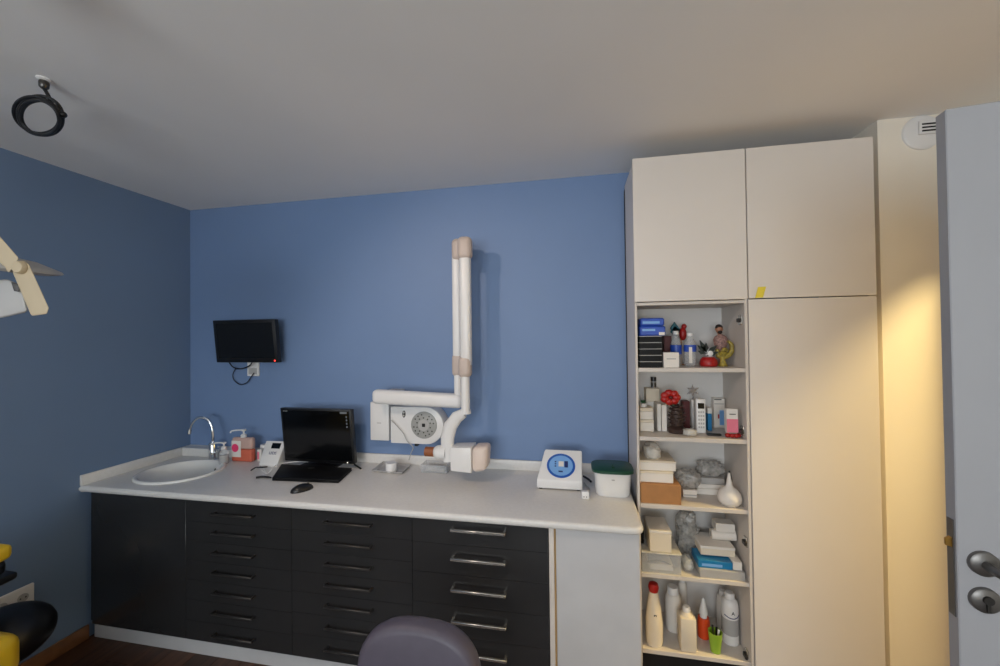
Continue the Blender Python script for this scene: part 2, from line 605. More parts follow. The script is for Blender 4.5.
# ================================================================== TALL CABINET
TX0, TXM, TX1, TY, TZ0, TZM, TZT = 2.932, 3.418, 3.913, -.37, .075, 1.782, 2.46
SH = [1.472, 1.151, .838, .516, .165]
tc_ = thing('tall_cabinet', 'tall white cabinet with three plain doors and an open shelf bay', 'cabinet', ((TX0 + TX1) / 2, TY / 2, 0))
E_ = .002
box('side_panel', (TX0 + .007, TY + .018, 0), (TX0 + .0125, -.022, TZT), 'cupboard', tc_)
box('side_panel', (TX1 - .018, TY + .018, 0), (TX1, -E_, TZT), 'cupboard', tc_, .001, 1)
# front edges of the open bay
box('front_edge', (TX0, TY, .1), (TX0 + .0110, TY + .018, TZM - .002), 'cupboard_edge', tc_, .001, 1)
box('partition', (TXM - .016, TY, .1), (TXM - .003, -E_, TZT - .02), 'cupboard_edge', tc_, .001, 1)
box('top_panel', (TX0 + .0125, TY + .018, TZT - .018), (TX1 - .018, -E_, TZT), 'cupboard', tc_)
box('back_panel', (TX0 + .0125, -.090, .1), (TXM - .016, -.080, TZT - .018), 'inner_laminate', tc_)
box('divider_panel', (TX0 + .0125, TY, TZM - .018), (TXM - .016, -.090, TZM - .004), 'cupboard_edge', tc_, .001, 1)
for i, z in enumerate(SH):
    box('shelf', (TX0 + .0125, TY + .004, z - .019), (TXM - .016, -.090, z), 'cupboard_edge', tc_, .001, 1)
box('plinth', (TX0 + .018, TY + .05, 0), (TX1 - .018, TY + .066, .14), 'dark_gap', tc_)
g = .0022
d1 = box('door', (TX0, TY - .002, TZM), (TXM - g, TY + .016, TZT), 'cupboard', tc_, .0012, 1)
d2 = box('door', (TXM + g, TY - .002, TZM + g), (TX1, TY + .016, TZT), 'cupboard', tc_, .0012, 1)
d3 = box('door', (TXM, TY - .002, .09), (TX1, TY + .016, TZM - g), 'cupboard', tc_, .0012, 1)
for px, py in ((741.5, 320), (744, 431), (747, 542), (748, 655)):
    p = onX(px, py, TXM - .016)
    hp = box('hinge_plate', (TXM - .024, p.y - .012, p.z - .022), (TXM - .0155, p.y + .018, p.z + .022), 'steel', tc_, .002, 1)
    box('hinge_arm', (TXM - .034, p.y - .02, p.z - .010), (TXM - .023, p.y + .012, p.z + .008), 'iron', hp, .002, 1)
box('rear_shadow_strip', (TX0 + .005, -.034, .3), (TX0 + .0065, -.004, TZT - .02), 'dark_gap', tc_)  # dark strip drawn as the shadow gap between cabinet side and wall
# dark strip in the open gap to the pier, standing for its shade
box('gap_shade_strip', (TX1 + .004, TY + .10, 0), (3.955, TY + .118, TZT - .1), 'dark_gap', tc_)
sn = onY(760, 292, TY - .003)
a, b, c, d = (onY(*q, TY - .0035) for q in ((755, 298), (763, 297.5), (766, 286.5), (758, 287)))
tag(MB().prism([a, b, c, d], (0, -.0012, 0)).build('sticky_note', 'sticky_yellow', smooth=False), 'small yellow sticky note on the upper right cabinet door', 'note')

# ================================================================== BASE CABINETS
WT, WB, UPZ = .844, .812, .901          # worktop top, underside, upstand top
CY = -.60                                # front plane of the fronts
XS = [.046, .662, 1.282, 1.908, 2.529]
PZ = .086


def carcass(t, x0, x1):
    box('carcass', (x0 + .002, CY + .021, PZ), (x1 - .002, -.004, WB - .001), 'anthracite', t)


def bar_handle(t, parent, xc, wd, z, m_, r=.005, off=.026):
    y = CY - off
    mb = MB().box((xc - wd / 2, y - r, z - r), (xc + wd / 2, y + r, z + r), .002, 1)
    for sx in (-1, 1):
        xx = xc + sx * (wd / 2 - r)
        mb.box((xx - r, y, z - r * .9), (xx + r, CY + .0005, z + r * .9))
    return mb.build('handle', m_, parent)


t = thing('base_cabinet', 'dark grey sink base cabinet with one plain handleless door', 'cabinet', ((XS[0] + XS[1]) / 2, -.3, PZ))
for xx in (XS[0] + .002, XS[1] - .020):
    box('side_panel', (xx, CY + .021, PZ), (xx + .018, -.004, WB - .001), 'anthracite', t)
box('bottom_panel', (XS[0] + .021, CY + .021, PZ), (XS[1] - .021, -.004, PZ + .018), 'anthracite', t)
box('door', (XS[0], CY, PZ + .002), (XS[1] - .002, CY + .019, WB - .006), 'anthracite', t, .0015, 1)
box('wall_filler', (.001, CY + .025, PZ), (XS[0] - .001, CY + .04, WB - .004), 'anthracite', t)


def drawer_unit(x0, x1, n, hx0, hx1, ys, mh, label, group, r):
    t = thing('drawer_cabinet', label, 'cabinet', ((x0 + x1) / 2, -.3, PZ), group)
    carcass(t, x0, x1)
    zs = [onY((hx0 + hx1) / 2, y, CY - .026).z for y in ys]
    top = WB - .006
    bot = PZ + .002
    # joints half-way between the handles, shifted so that each handle sits in the upper half of its front
    cuts = [top] + [(zs[i] * .40 + zs[i + 1] * .60) for i in range(n - 1)] + [bot]
    hA, hB = onY(hx0, ys[0], CY - .026).x, onY(hx1, ys[0], CY - .026).x
    for i in range(n):
        f = box('drawer_front', (x0 + .001, CY, cuts[i + 1] + .0012), (x1 - .001, CY + .019, cuts[i]), 'anthracite', t)
        bar_handle(t, f, (hA + hB) / 2, hB - hA, zs[i], mh, r)


drawer_unit(XS[1], XS[2], 7, 210.5, 251.5, [516, 535.5, 556, 576, 596.5, 617, 639.5], 'dark_steel',
            'dark grey cabinet of seven drawers next to the sink cabinet', 'base cabinets under the worktop', .0045)
drawer_unit(XS[2], XS[3], 7, 323, 370, [525, 546, 567.5, 588.5, 610, 632, 654], 'dark_steel',
            'dark grey cabinet of seven drawers between two other drawer cabinets', 'base cabinets under the worktop', .0045)
drawer_unit(XS[3], XS[4], 5, 450, 505, [532.5, 562, 593.5, 625.5, 657.5], 'steel',
            'dark grey cabinet of five wide drawers with bright steel handles', 'base cabinets under the worktop', .006)

t = thing('end_panel', 'white end panel closing the worktop run beside the tall cabinet', 'panel', (2.72, -.3, 0))
box('upright', (XS[4] + .003, CY - .004, 0), (2.553, -.004, WB - .001), 'cupboard', t, .001, 1)
box('edge_strip', (2.5535, CY + .004, 0), (2.561, CY + .03, WB - .001), 'tan_edge', t)
box('front_panel', (2.562, CY + .002, 0), (2.903, CY + .02, WB - .001), 'plinth_white', t, .001, 1)
box('side_panel', (2.885, CY + .0205, 0), (2.903, TY - .006, WB - .001), 'cupboard', t)
tag(box('plinth', (.03, CY + .022, 0), (XS[4] - .002, CY + .038, PZ - .001), 'plinth_white', None, .001, 1), 'long white plinth board under the dark cabinets', 'plinth')

# ------------------------------------------------------------------ worktop with sink hole
SXc, SYc, SRX, SRY = .340, -.352, .23, .208
SROT = 0.0
wt = thing('worktop', 'long white laminate worktop with raised upstands along the walls', 'worktop', (1.46, -.315, WB))
t_ = bmesh.new()
R_ = .045
outl = [(.002, -.002), (.002, -.632)]
for k in range(9):
    a = -math.pi / 2 + math.pi / 2 * k / 8
    outl.append((2.920 - R_ + R_ * math.cos(a), -.632 + R_ + R_ * math.sin(a)))
outl += [(2.920, -.385), (2.920, -.002)]
ov = [t_.verts.new((x, y, WT)) for x, y in outl]
hv = [t_.verts.new((SXc + (SRX - .02) * math.cos(2 * math.pi * k / 40), SYc + (SRY - .02) * math.sin(2 * math.pi * k / 40), WT)) for k in range(40)]
oe = [t_.edges.new((ov[i], ov[(i + 1) % len(ov)])) for i in range(len(ov))]
he = [t_.edges.new((hv[i], hv[(i + 1) % 40])) for i in range(40)]
bmesh.ops.triangle_fill(t_, edges=oe + he, use_beauty=True)
ext = bmesh.ops.extrude_face_region(t_, geom=t_.faces[:])
for v in [g_ for g_ in ext['geom'] if isinstance(g_, bmesh.types.BMVert)]:
    v.co.z = WB
bmesh.ops.recalc_face_normals(t_, faces=t_.faces)
be = []
for e in t_.edges:
    if len(e.link_faces) == 2 and e.calc_face_angle(0) > 1.0:
        y_ = (e.verts[0].co.y + e.verts[1].co.y) / 2
        x_ = (e.verts[0].co.x + e.verts[1].co.x) / 2
        inhole = ((x_ - SXc) / SRX) ** 2 + ((y_ - SYc) / SRY) ** 2 < 1.02
        if not inhole and abs(e.verts[0].co.z - e.verts[1].co.z) < 1e-4 and y_ < -.01 and x_ > .01:
            be.append(e)
bmesh.ops.bevel(t_, geom=be, offset=.012, segments=3, affect='EDGES', profile=.5)
mb = MB()
mb._add(t_)
mb.build('slab', 'worktop', wt, angle=50)
box('upstand', (.002, -.016, WT), (2.93, -.001, UPZ), 'worktop', wt, .003, 2)
box('pipe_ledge', (.0165, -.075, WT), (.60, -.0165, UPZ - .002), 'worktop', wt, .003, 2)
box('upstand', (.001, -.628, WT), (.016, -.017, UPZ), 'worktop', wt, .003, 2)

sk = thing('sink', 'round white ceramic sink set into the worktop corner', 'sink', (SXc, SYc, WT))
prof = [(1.0, .0005), (1.0, .008), (.97, .013), (.93, .013), (.90, .008), (.86, -.006), (.79, -.030), (.66, -.055), (.45, -.072), (.12, -.080), (.0, -.080)]
inv = [(.12, -.128), (.46, -.121), (.70, -.096), (.83, -.05), (.885, -.008), (.90, .0005)]
full = [(r, z) for r, z in prof]
mb = MB()
mb.lathe([(r * 1.0, z) for r, z in full], (SXc, SYc, WT), n=40, sx=SRX, sy=SRY, cap=False)
mb.build('basin', 'ceramic', sk, angle=60)
mb = MB()
mb.lathe([(.024, -.0795), (.024, -.077), (.018, -.0765), (.0, -.078)], (SXc, SYc, WT), n=20)
mb.build('drain', 'chrome', sk)
oc = Vector((SXc + .80 * SRX * .50, SYc + .80 * SRY * .83, WT - .028))
MB().lathe([(.009, 0), (.009, .004), (.0, .004)], oc, (-.45, -.78, .3), 14).build('overflow_hole', 'dark_gap', sk)

# faucet
fy = -.118
fx = onY(213, 450, fy).x
fb = Vector((fx, fy, WT))
fc = thing('faucet', 'chrome gooseneck tap behind the round sink', 'tap', fb)
zB = onY(213, 442, fy).z
MB().lathe([(.030, .0006), (.030, .006), (.024, .010), (.023, zB - WT - .01), (.018, zB - WT), (.0, zB - WT + .001)], fb, n=20).build('tap_body', 'chrome', fc)
q_ = [onY(x_, y_, fy - d_) for x_, y_, d_ in ((212, 428, 0), (209.5, 421.5, .004), (204.5, 417.8, .012), (198, 418, .022), (192.5, 423, .03), (189.8, 430, .036))]
MB().tube([(fx, fy, zB - .004), (fx, fy, zB + .03)] + q_, .0088, 10).build('spout', 'chrome', fc)
e = q_[-1]
MB().cyl(e + Vector((0, 0, .004)), e + Vector((-.002, -.002, -.026)), .0105).build('spout_tip', 'steel', fc)
MB().tube([(fx + .020, fy - .004, WT + .05), (fx + .04, fy - .012, WT + .056), (fx + .060, fy - .02, WT + .080)], [.009, .008, .007], 8).build('tap_lever', 'chrome', fc)


# ------------------------------------------------------------------ soap bottles and small devices
def pump(t, c, z, s=1.0, m_='white_plastic'):
    h_ = MB().lathe([(.015 * s, 0), (.016 * s, .012 * s), (.010 * s, .018 * s), (.0, .018 * s)], (c.x, c.y, z), n=14).build('cap', m_, t)
    MB().cyl((c.x, c.y, z + .016 * s), (c.x, c.y, z + .034 * s), .0045 * s, n=8).build('pump_stem', m_, t)
    MB().lathe([(.007 * s, 0), (.013 * s, .003 * s), (.013 * s, .010 * s), (.0, .013 * s)], (c.x, c.y, z + .033 * s), n=12).tube(
        [(c.x, c.y, z + .040 * s), (c.x - .035 * s, c.y - .01 * s, z + .040 * s), (c.x - .062 * s, c.y - .018 * s, z + .036 * s), (c.x - .068 * s, c.y - .02 * s, z + .026 * s)], .0042 * s, 8).build('pump_nozzle', m_, t)


c = onZ(241, 462, WT)
c = Vector((c.x, c.y + .022, WT))
t = thing('soap_dispenser', 'square pump bottle of orange liquid soap with pink label', 'soap bottle', c)
zt = onY(241, 437, c.y).z
hw = (onY(251.5, 450, c.y).x - onY(231.5, 450, c.y).x) / 2
zl = WT + (zt - WT) * .52
box('liquid', (c.x - hw, c.y - .02, WT + .0005), (c.x + hw, c.y + .02, zl), 'soap_orange', t, .010, 3)
MB().box((c.x - hw, c.y - .02, zl), (c.x + hw, c.y + .02, zt), .014, 3).build('bottle', 'soap_clear', t)
box('label', (c.x - hw + .004, c.y - .0215, WT + .03), (c.x - .002, c.y - .0202, zt - .02), 'paper_white', t)
MB().lathe([(.026, 0), (.026, .0008), (.0, .0008)], (c.x - hw + .031, c.y - .0215, WT + .088), (0, -1, 0), 20).build('label_print', 'hot_pink', t)
pump(t, c, zt, 1.15)
c = onZ(224, 463.5, WT)
t = thing('soap_dispenser', 'small clear bottle with white pump between tap and orange soap', 'soap bottle', c)
MB().lathe([(.0, .0005), (.026, .0005), (.028, .006), (.028, .07), (.022, .085), (.014, .090), (.0, .090)], c, n=20).build('bottle', 'clear_plastic', t)
MB().lathe([(.0, .002), (.0245, .002), (.0255, .006), (.0255, .055), (.0, .055)], c, n=18).build('liquid', 'paper_grey', t)
pump(t, c, WT + .09, 1.05)
c = onZ(255.5, 462, WT) + Vector((.012, .03, 0))
t = thing('carton_box', 'tiny pink and white carton beside orange soap bottle', 'box', c)
box('carton', (c.x - .015, c.y - .012, WT + .0005), (c.x + .015, c.y + .012, WT + .075), 'paper_white', t, .001, 1)
box('print', (c.x - .0152, c.y - .0126, WT + .012), (c.x - .001, c.y - .0121, WT + .06), 'pink', t)

# white device with small display
A, B, C_, D = onZ(258.5, 465, WT), onZ(276, 468.5, WT), None, None
t = thing('desktop_device', 'white sloping desktop device with small dark display', 'dental device', ((A + B) / 2))
Yd = (A.y + B.y) / 2 - .005
x0, x1 = onY(259, 466, Yd).x, onY(277, 466, Yd).x
tl = onY(265, 441, Yd + .075)
tr = onY(285, 441.5, Yd + .075)
P8 = [Vector((x0, Yd, WT)), Vector((x1, Yd, WT)), Vector((tr.x, Yd + .10, WT)), Vector((tl.x, Yd + .10, WT)),
      Vector((x0, Yd, WT + .018)), Vector((x1, Yd, WT + .018)), Vector((tr.x, Yd + .085, tr.z)), Vector((tl.x, Yd + .085, tl.z))]
MB().hexa(P8, .004, 2).build('housing', 'white_plastic', t)


def slope(u, v, off=-.0015):
    a_ = P8[4].lerp(P8[5], u)
    b_ = P8[7].lerp(P8[6], u)
    n_ = (P8[5] - P8[4]).cross(P8[7] - P8[4]).normalized()
    return a_.lerp(b_, v) - n_ * off


q = [slope(.38, .66), slope(.82, .66), slope(.82, .90), slope(.38, .90)]
MB().prism(q, (0, -.001, .0004)).build('display', 'screen', t, smooth=False)
exv = (P8[5] - P8[4]).normalized()
eyv = (P8[7] - P8[4] - exv * (P8[7] - P8[4]).dot(exv)).normalized()
rotm = Matrix((exv, eyv, exv.cross(eyv))).transposed()
text('lettering', 'LEDS', .024, slope(.55, .46), rotm, 'navy', t)
c = onZ(259, 460, WT) + Vector((0, .045, 0))
tag(MB().lathe([(.022, .0005), (.025, .06), (.025, .085), (.022, .09), (.0, .09)], (c.x, c.y, WT), n=18).build('plastic_cup', 'white_plastic'), 'small white plastic cup behind the sloping device', 'cup')

# monitor
MY = -.17
TL, TR_, BR, BL = onY(281, 408, MY - .02), onY(352, 408.5, MY - .02), onY(353, 460.5, MY + .02), onY(284, 461.5, MY + .02)
mc = Vector(((BL.x + BR.x) / 2, MY, WT))
t = thing('monitor', 'black flat computer monitor standing on the worktop', 'monitor', mc)
x0, x1, z0, z1 = (TL.x + BL.x) / 2, (TR_.x + BR.x) / 2, BL.z, TL.z
z0 = max(z0, WT + .03)


def mp_(x, z, off):
    k = (z - z0) / (z1 - z0)
    return Vector((x, MY + .02 - .04 * k + off, z))


MB().hexa([mp_(x0, z0, 0), mp_(x1, z0, 0), mp_(x1, z0, .035), mp_(x0, z0, .035), mp_(x0, z1, 0), mp_(x1, z1, 0), mp_(x1, z1, .035), mp_(x0, z1, .035)], .003, 2).build('bezel', 'black_plastic', t)
MB().prism([mp_(x0 + .012, z0 + .018, -.0012), mp_(x1 - .012, z0 + .018, -.0012), mp_(x1 - .012, z1 - .012, -.0012), mp_(x0 + .012, z1 - .012, -.0012)], (0, .001, 0)).build('screen', 'screen', t, smooth=False)
for xa_, xb_, za_, zb_ in [(x0 + .02, x0 + .05, z1 - .020, z1 - .015), (x1 - .07, x1 - .026, z1 - .026, z1 - .014)] + [(x1 - .034, x1 - .026, z1 - .050 - k * .02, z1 - .040 - k * .02) for k in range(4)]:
    MB().prism([mp_(xa_, za_, -.002), mp_(xb_, za_, -.002), mp_(xb_, zb_, -.002), mp_(xa_, zb_, -.002)], (0, .0006, 0)).build('screen_icon', 'icon_grey', t, smooth=False)
MB().lathe([(.0035, 0), (.0035, .001), (.0, .001)], mp_(x1 - .045, z0 + .009, -.001), (0, -1, 0), 10).build('power_light', 'lamp_diffuser', t)
MB().box((mc.x - .03, MY + .056, WT + .012), (mc.x + .03, MY + .075, z0 + .12), .004, 1).build('stand_neck', 'black_plastic', t)
MB().box((mc.x - .12, MY + .0, WT + .0005), (mc.x + .12, MY + .125, WT + .012), .004, 1).build('stand_base', 'black_plastic', t)

# closed laptop in front of the monitor
a, b, c, d = onZ(272, 481, WT), onZ(338.5, 483.5, WT), onZ(352, 471, WT), onZ(286, 465, WT)
ce = (a + b + c + d) / 4
hz = .016
t = thing('laptop', 'closed black laptop lying flat in front of the monitor', 'laptop', (ce.x, ce.y, WT))
c = Vector((c.x, min(c.y, MY - .008), WT))
d = Vector((d.x, min(d.y, MY - .008), WT))
MB().hexa([v + Vector((0, 0, .001)) for v in (a, b, c, d)] + [v + Vector((0, 0, .010)) for v in (a, b, c, d)], .003, 2).build('base', 'black_matte', t)
MB().hexa([v + Vector((0, 0, .0105)) for v in (a, b, c, d)] + [v + Vector((0, 0, .019)) for v in (a, b, c, d)], .003, 2).build('lid', 'black_matte', t)
lc = a.lerp(b, .46).lerp(d.lerp(c, .46), .80)
MB().lathe([(.022, 0), (.022, .0006), (.0, .0006)], (lc.x, lc.y, WT + .019), n=20, sy=.6).build('lid_emblem', 'dark_steel', t)

# mouse
c = onZ(302, 490.5, WT)
t = thing('mouse', 'black computer mouse on the worktop near its front edge', 'mouse', c)
rz = Matrix.Rotation(math.radians(-35), 3, 'Z')
m = MB().ball((c.x, c.y, WT + .004), (.032, .056, .030), 16, rz)
bmesh.ops.bisect_plane(m.bm, geom=m.bm.verts[:] + m.bm.edges[:] + m.bm.faces[:], plane_co=(0, 0, WT + .0008), plane_no=(0, 0, -1), clear_outer=True)
m.build('shell', 'black_plastic', t)
sc_ = rz @ Vector((0, .03, 0))
MB().cyl(c + sc_ + Vector((-.004, 0, .027)), c + sc_ + Vector((.004, 0, .027)), .006, n=12).build('scroll_wheel', 'dark_steel', t)


# cables on the worktop
def wz(px, py, dz=.004):
    p = onZ(px, py, WT)
    p.z = WT + dz
    return p


tag(MB().tube([wz(262, 471), wz(268, 474), wz(275, 471, .030), wz(284, 468, .030), wz(292, 466.5, .027), wz(301, 465.5, .026), wz(308, 466, .026)], .0032, 8).build('cable', 'white_plastic'), 'white cable running from the sloping device across laptop', 'cable')
tag(MB().tube([wz(255, 470), wz(261, 466.5), wz(266, 473), wz(268.5, 475.5), wz(266, 477), wz(263, 475.5)], .0032, 8).build('cable', 'white_plastic'), 'white cable looped on the worktop left of laptop', 'cable')
tag(MB().tube([wz(251, 471, .004), wz(256, 468.5, .006), wz(262, 469.5, .012), wz(267, 467.8, .006)], .0036, 8).build('cable', 'black_rubber'), 'short black cable curled at foot of sloping device', 'cable')
t = thing('cable_plug', 'black plug with lead lying left of closed laptop', 'plug', wz(262, 478.5, 0))
MB().tube([wz(256, 478.8, .007), wz(263, 478, .007), wz(271, 478.8, .007)], [.006, .0065, .006, .0045], 8).build('plug_body', 'black_rubber', t)
tag(MB().tube([wz(354.5, 465.5, .006), wz(357, 467, .006), wz(361, 469.5, .005)], .005, 8).build('cable', 'black_rubber'), 'short black lead emerging right of the monitor', 'cable')

# tray and cup
a, b, c, d = onZ(371.5, 472.5, WT), onZ(402, 475, WT), onZ(411.5, 466.5, WT), onZ(383, 463.5, WT)
ce = (a + b + c + d) / 4
t = thing('instrument_tray', 'shallow grey metal tray on the worktop under wall box', 'tray', (ce.x, ce.y, WT))
up = Vector((0, 0, 1))
inn = [ce.lerp(v, .86) for v in (a, b, c, d)]
MB().hexa([v + up * .0008 for v in inn] + [v + up * .004 for v in inn], 0).build('tray_bottom', 'grey_plastic', t, smooth=False)
mb = MB()
for i in range(4):
    o1, o2, i1, i2 = (a, b, c, d)[i], (a, b, c, d)[(i + 1) % 4], inn[i], inn[(i + 1) % 4]
    mb.hexa([o1 + up * .011, o2 + up * .011, i2 + up * .0008, i1 + up * .0008, o1 + up * .014, o2 + up * .014, i2 + up * .0042, i1 + up * .0042])
mb.build('tray_rim', 'grey_plastic', t, smooth=False)
c = onZ(391.5, 472, WT)
tag(MB().lathe([(.028, .0045), (.032, .008), (.034, .05), (.031, .056), (.0, .056)], c, n=20).build('plastic_pot', 'white_plastic'), 'small white plastic pot standing in the metal tray', 'pot')
# clear plastic trays below the x-ray head
c = onZ(434, 473, WT) + Vector((0, .04, 0))
t = thing('plastic_box', 'clear plastic box on the worktop below the x-ray head', 'box', c)
for lo, hi in (((-.08, -.045, .0008), (.08, .045, .004)), ((-.08, -.045, .004), (.08, -.042, .045)), ((-.08, .042, .004), (.08, .045, .045)), ((-.08, -.042, .004), (-.077, .042, .045)), ((.077, -.042, .004), (.08, .042, .045))):
    box('wall_panel', c + Vector(lo), c + Vector(hi), 'clear_plastic', t)
box('contents', c + Vector((-.06, -.03, .0045)), c + Vector((.055, .03, .028)), 'bag_plastic', t, .006, 2)

# sealing device with blue oval panel
a, b = onZ(536.5, 489.5, WT), onZ(582.5, 491.5, WT)
Yd = (a.y + b.y) / 2
x0, x1 = a.x, b.x
t = thing('ultrasonic_cleaner', 'white sloping desktop machine with blue oval control panel', 'dental device', ((x0 + x1) / 2, Yd + .09, WT))
zf = onY(536, 479.5, Yd).z
bk = .115
zt = onY(560, 449.5, Yd + bk).z
xl, xr = onY(545, 450, Yd + bk).x, onY(582, 450, Yd + bk).x
zm = zf + (zt - zf) * .74
ym = Yd + bk * .74
P8 = [Vector((x0, Yd, WT + .006)), Vector((x1, Yd, WT + .006)), Vector((x1, Yd + bk + .02, WT + .006)), Vector((x0, Yd + bk + .02, WT + .006)),
      Vector((x0, Yd, zf)), Vector((x1, Yd, zf)), Vector((xr, Yd + bk, zt)), Vector((xl, Yd + bk, zt))]
MB().hexa(P8, .006, 3).build('housing', 'white_plastic', t)
P4 = P8[4:]
exv = (P4[1] - P4[0]).normalized()
sl = ((P4[3] + P4[2]) / 2 - (P4[0] + P4[1]) / 2)
eyv = (sl - exv * sl.dot(exv)).normalized()
nz_ = exv.cross(eyv)
pc = P4[0].lerp(P4[1], .52).lerp(P4[3].lerp(P4[2], .46), .47) + nz_ * .0005


def oval(r, k, h0, h1):
    mb = MB()
    poly = [pc + exv * (r * math.cos(2 * math.pi * i / 32)) + eyv * (r * k * math.sin(2 * math.pi * i / 32)) + nz_ * h0 for i in range(32)]
    return mb.prism(poly, nz_ * (h1 - h0))


oval(.073, .90, 0, .002).build('panel_ring', 'blue_panel', t)
oval(.061, .89, .002, .0032).build('panel_face', 'light_blue', t)


def pq(u0, u1, v0, v1, h=.0034, dh=.001):
    return MB().prism([pc + exv * u + eyv * v + nz_ * h for u, v in ((u0, v0), (u1, v0), (u1, v1), (u0, v1))], nz_ * dh)


pq(-.012, .014, -.006, .022).build('display_window', 'paper_white', t, smooth=False)
pq(.018, .036, -.010, .024).build('dial_knob', 'navy', t, smooth=False)
for k in range(3):
    pq(-.032, -.024, .016 - k * .012, .022 - k * .012).build('button', 'navy', t, smooth=False)
pq(-.012, .010, -.036, -.029).build('panel_print', 'navy', t, smooth=False)
for sx in (x0 + .02, x1 - .02):
    for yy in (Yd + .02, Yd + bk):
        MB().cyl((sx, yy, WT), (sx, yy, WT + .007), .010, n=12).build('foot', 'black_rubber', t)

# tub with green lid
a, b = onZ(596, 497.5, WT), onZ(631, 498.5, WT)
cx = (a.x + b.x) / 2
yf = (a.y + b.y) / 2
r1 = (b.x - a.x) / 2
zt = onY(613, 472.5, yf).z
t = thing('waste_tub', 'white plastic tub with dark green lid by tall cabinet', 'tub', (cx, yf + r1, WT))


def sq(r, ry, z, n=32, p=4.0):
    out = []
    for k in range(n):
        a_ = 2 * math.pi * k / n
        c_, s_ = math.cos(a_), math.sin(a_)
        out.append(Vector((cx + r * math.copysign(abs(c_) ** (2 / p), c_), yf + r1 * .8 + ry * math.copysign(abs(s_) ** (2 / p), s_), z)))
    return out


def loft(rings):
    mb = MB()
    t2 = bmesh.new()
    R2 = [[t2.verts.new(p) for p in r] for r in rings]
    n = len(R2[0])
    for a_, b_ in zip(R2[:-1], R2[1:]):
        for k in range(n):
            t2.faces.new((a_[k], a_[(k + 1) % n], b_[(k + 1) % n], b_[k]))
    t2.faces.new(R2[0][::-1])
    t2.faces.new(R2[-1])
    return mb._add(t2)


loft([sq(r1 * .92, r1 * .72, WT + .0005), sq(r1, r1 * .80, WT + .01), sq(r1 * 1.07, r1 * .90, zt - .015), sq(r1 * 1.09, r1 * .92, zt - .004)]).build('tub', 'white_plastic', t)
loft([sq(r1 * 1.08, r1 * .92, zt - .0035), sq(r1 * 1.22, r1 * 1.10, zt - .002), sq(r1 * 1.22, r1 * 1.10, zt + .010), sq(r1 * 1.15, r1 * 1.03, zt + .014)]).build('lid', 'green_lid', t)
MB().box((cx - .004, yf + r1 * .2, zt + .014), (cx + .010, yf + r1 * .75, zt + .020), .003, 1).build('lid_tab', 'leaf_green', t)
box('embossed_mark', (cx - .008, yf - .0135, zt - .035), (cx + .006, yf - .010, zt - .031), 'paper_grey', t)
# plug box and lead between machine and tub
c = onZ(585.5, 499.5, WT)
t = thing('plug_block', 'small white plug block on the worktop before the tub', 'plug', c)
box('block', c + Vector((-.018, 0, .0005)), c + Vector((.018, .026, .036)), 'white_plastic', t, .004, 2)
for dx in (-.007, .006):
    MB().cyl(c + Vector((dx, .0005, .012)), c + Vector((dx, -.0006, .012)), .0025, n=8).build('pin_hole', 'dark_gap', t)
p0, p1 = onZ(583, 486, WT), onZ(592, 479, WT)
tag(MB().tube([wz(583.5, 478.5, .012), wz(587, 480.5, .012), wz(591, 483.5, .010)], .006, 8).build('cable', 'black_rubber'), 'short thick black lead between white machine and green-lidded tub', 'cable')
tag(MB().tube([wz(584.5, 484, .005), wz(586.5, 487, .005), wz(589.5, 489.5, .005), wz(588, 494, .005), wz(585.5, 492.5, .01)], .0035, 8).build('cable', 'grey_plastic'), 'thin grey lead coiled behind the white plug block', 'cable')

# ================================================================== WALL THINGS
# small television
TYv = -.085
t = thing('wall_television', 'small black flat television tilted on the blue wall', 'television', onY(245, 363, 0))
q0, q1, q2, q3 = onY(216, 363, TYv + .0), onY(277, 362, TYv + .0), onY(275.5, 321, TYv - .03), onY(213, 318.5, TYv - .03)
zl, zh = (q0.z + q1.z) / 2, (q2.z + q3.z) / 2
xa, xb = (q0.x + q3.x) / 2, (q1.x + q2.x) / 2


def tv(x, z, off):
    k = (z - zl) / (zh - zl)
    return Vector((x, TYv - .03 * k + off, z))


MB().hexa([tv(xa, zl, 0), tv(xb, zl, 0), tv(xb, zl, .035), tv(xa, zl, .035), tv(xa, zh, 0), tv(xb, zh, 0), tv(xb, zh, .035), tv(xa, zh, .035)], .004, 2).build('bezel', 'black_plastic', t)
MB().prism([tv(xa + .022, zl + .028, -.001), tv(xb - .022, zl + .028, -.001), tv(xb - .022, zh - .022, -.001), tv(xa + .022, zh - .022, -.001)], (0, .0008, 0)).build('screen', 'screen', t, smooth=False)
MB().lathe([(.006, 0), (.006, .0012), (.0, .0012)], tv(xb - .022, zl + .012, -.0005), (0, -1, 0), 12).build('standby_light', 'led_red', t)
MB().box(((xa + xb) / 2 - .10, -.012, (zl + zh) / 2 - .06), ((xa + xb) / 2 + .10, -.001, (zl + zh) / 2 + .06)).box(((xa + xb) / 2 - .03, -.06, (zl + zh) / 2 - .03), ((xa + xb) / 2 + .03, -.012, (zl + zh) / 2 + .03)).build('wall_bracket', 'iron', t, smooth=False)
a, b = onY(248.5, 362, 0), onY(260, 376, 0)
t2 = thing('wall_socket', 'white socket plate on blue wall below the television', 'socket', Vector((.5 * (a.x + b.x), 0, b.z)))
box('plate', (a.x, -.012, b.z), (b.x, -.0005, a.z + .01), 'white_plastic', t2, .002, 1)
box('outlet', (a.x + .012, -.014, b.z + .012), (b.x - .012, -.0118, b.z + .055), 'grey_plastic', t2, .001, 1)
tag(MB().tube([onY(229, 362, -.05), onY(233, 367, -.03), onY(240, 369, -.03), onY(249, 366, -.035), onY(252, 362.5, -.045)], .004, 8).build('cable', 'black_rubber'), 'black lead hanging in short arc under the television', 'cable')
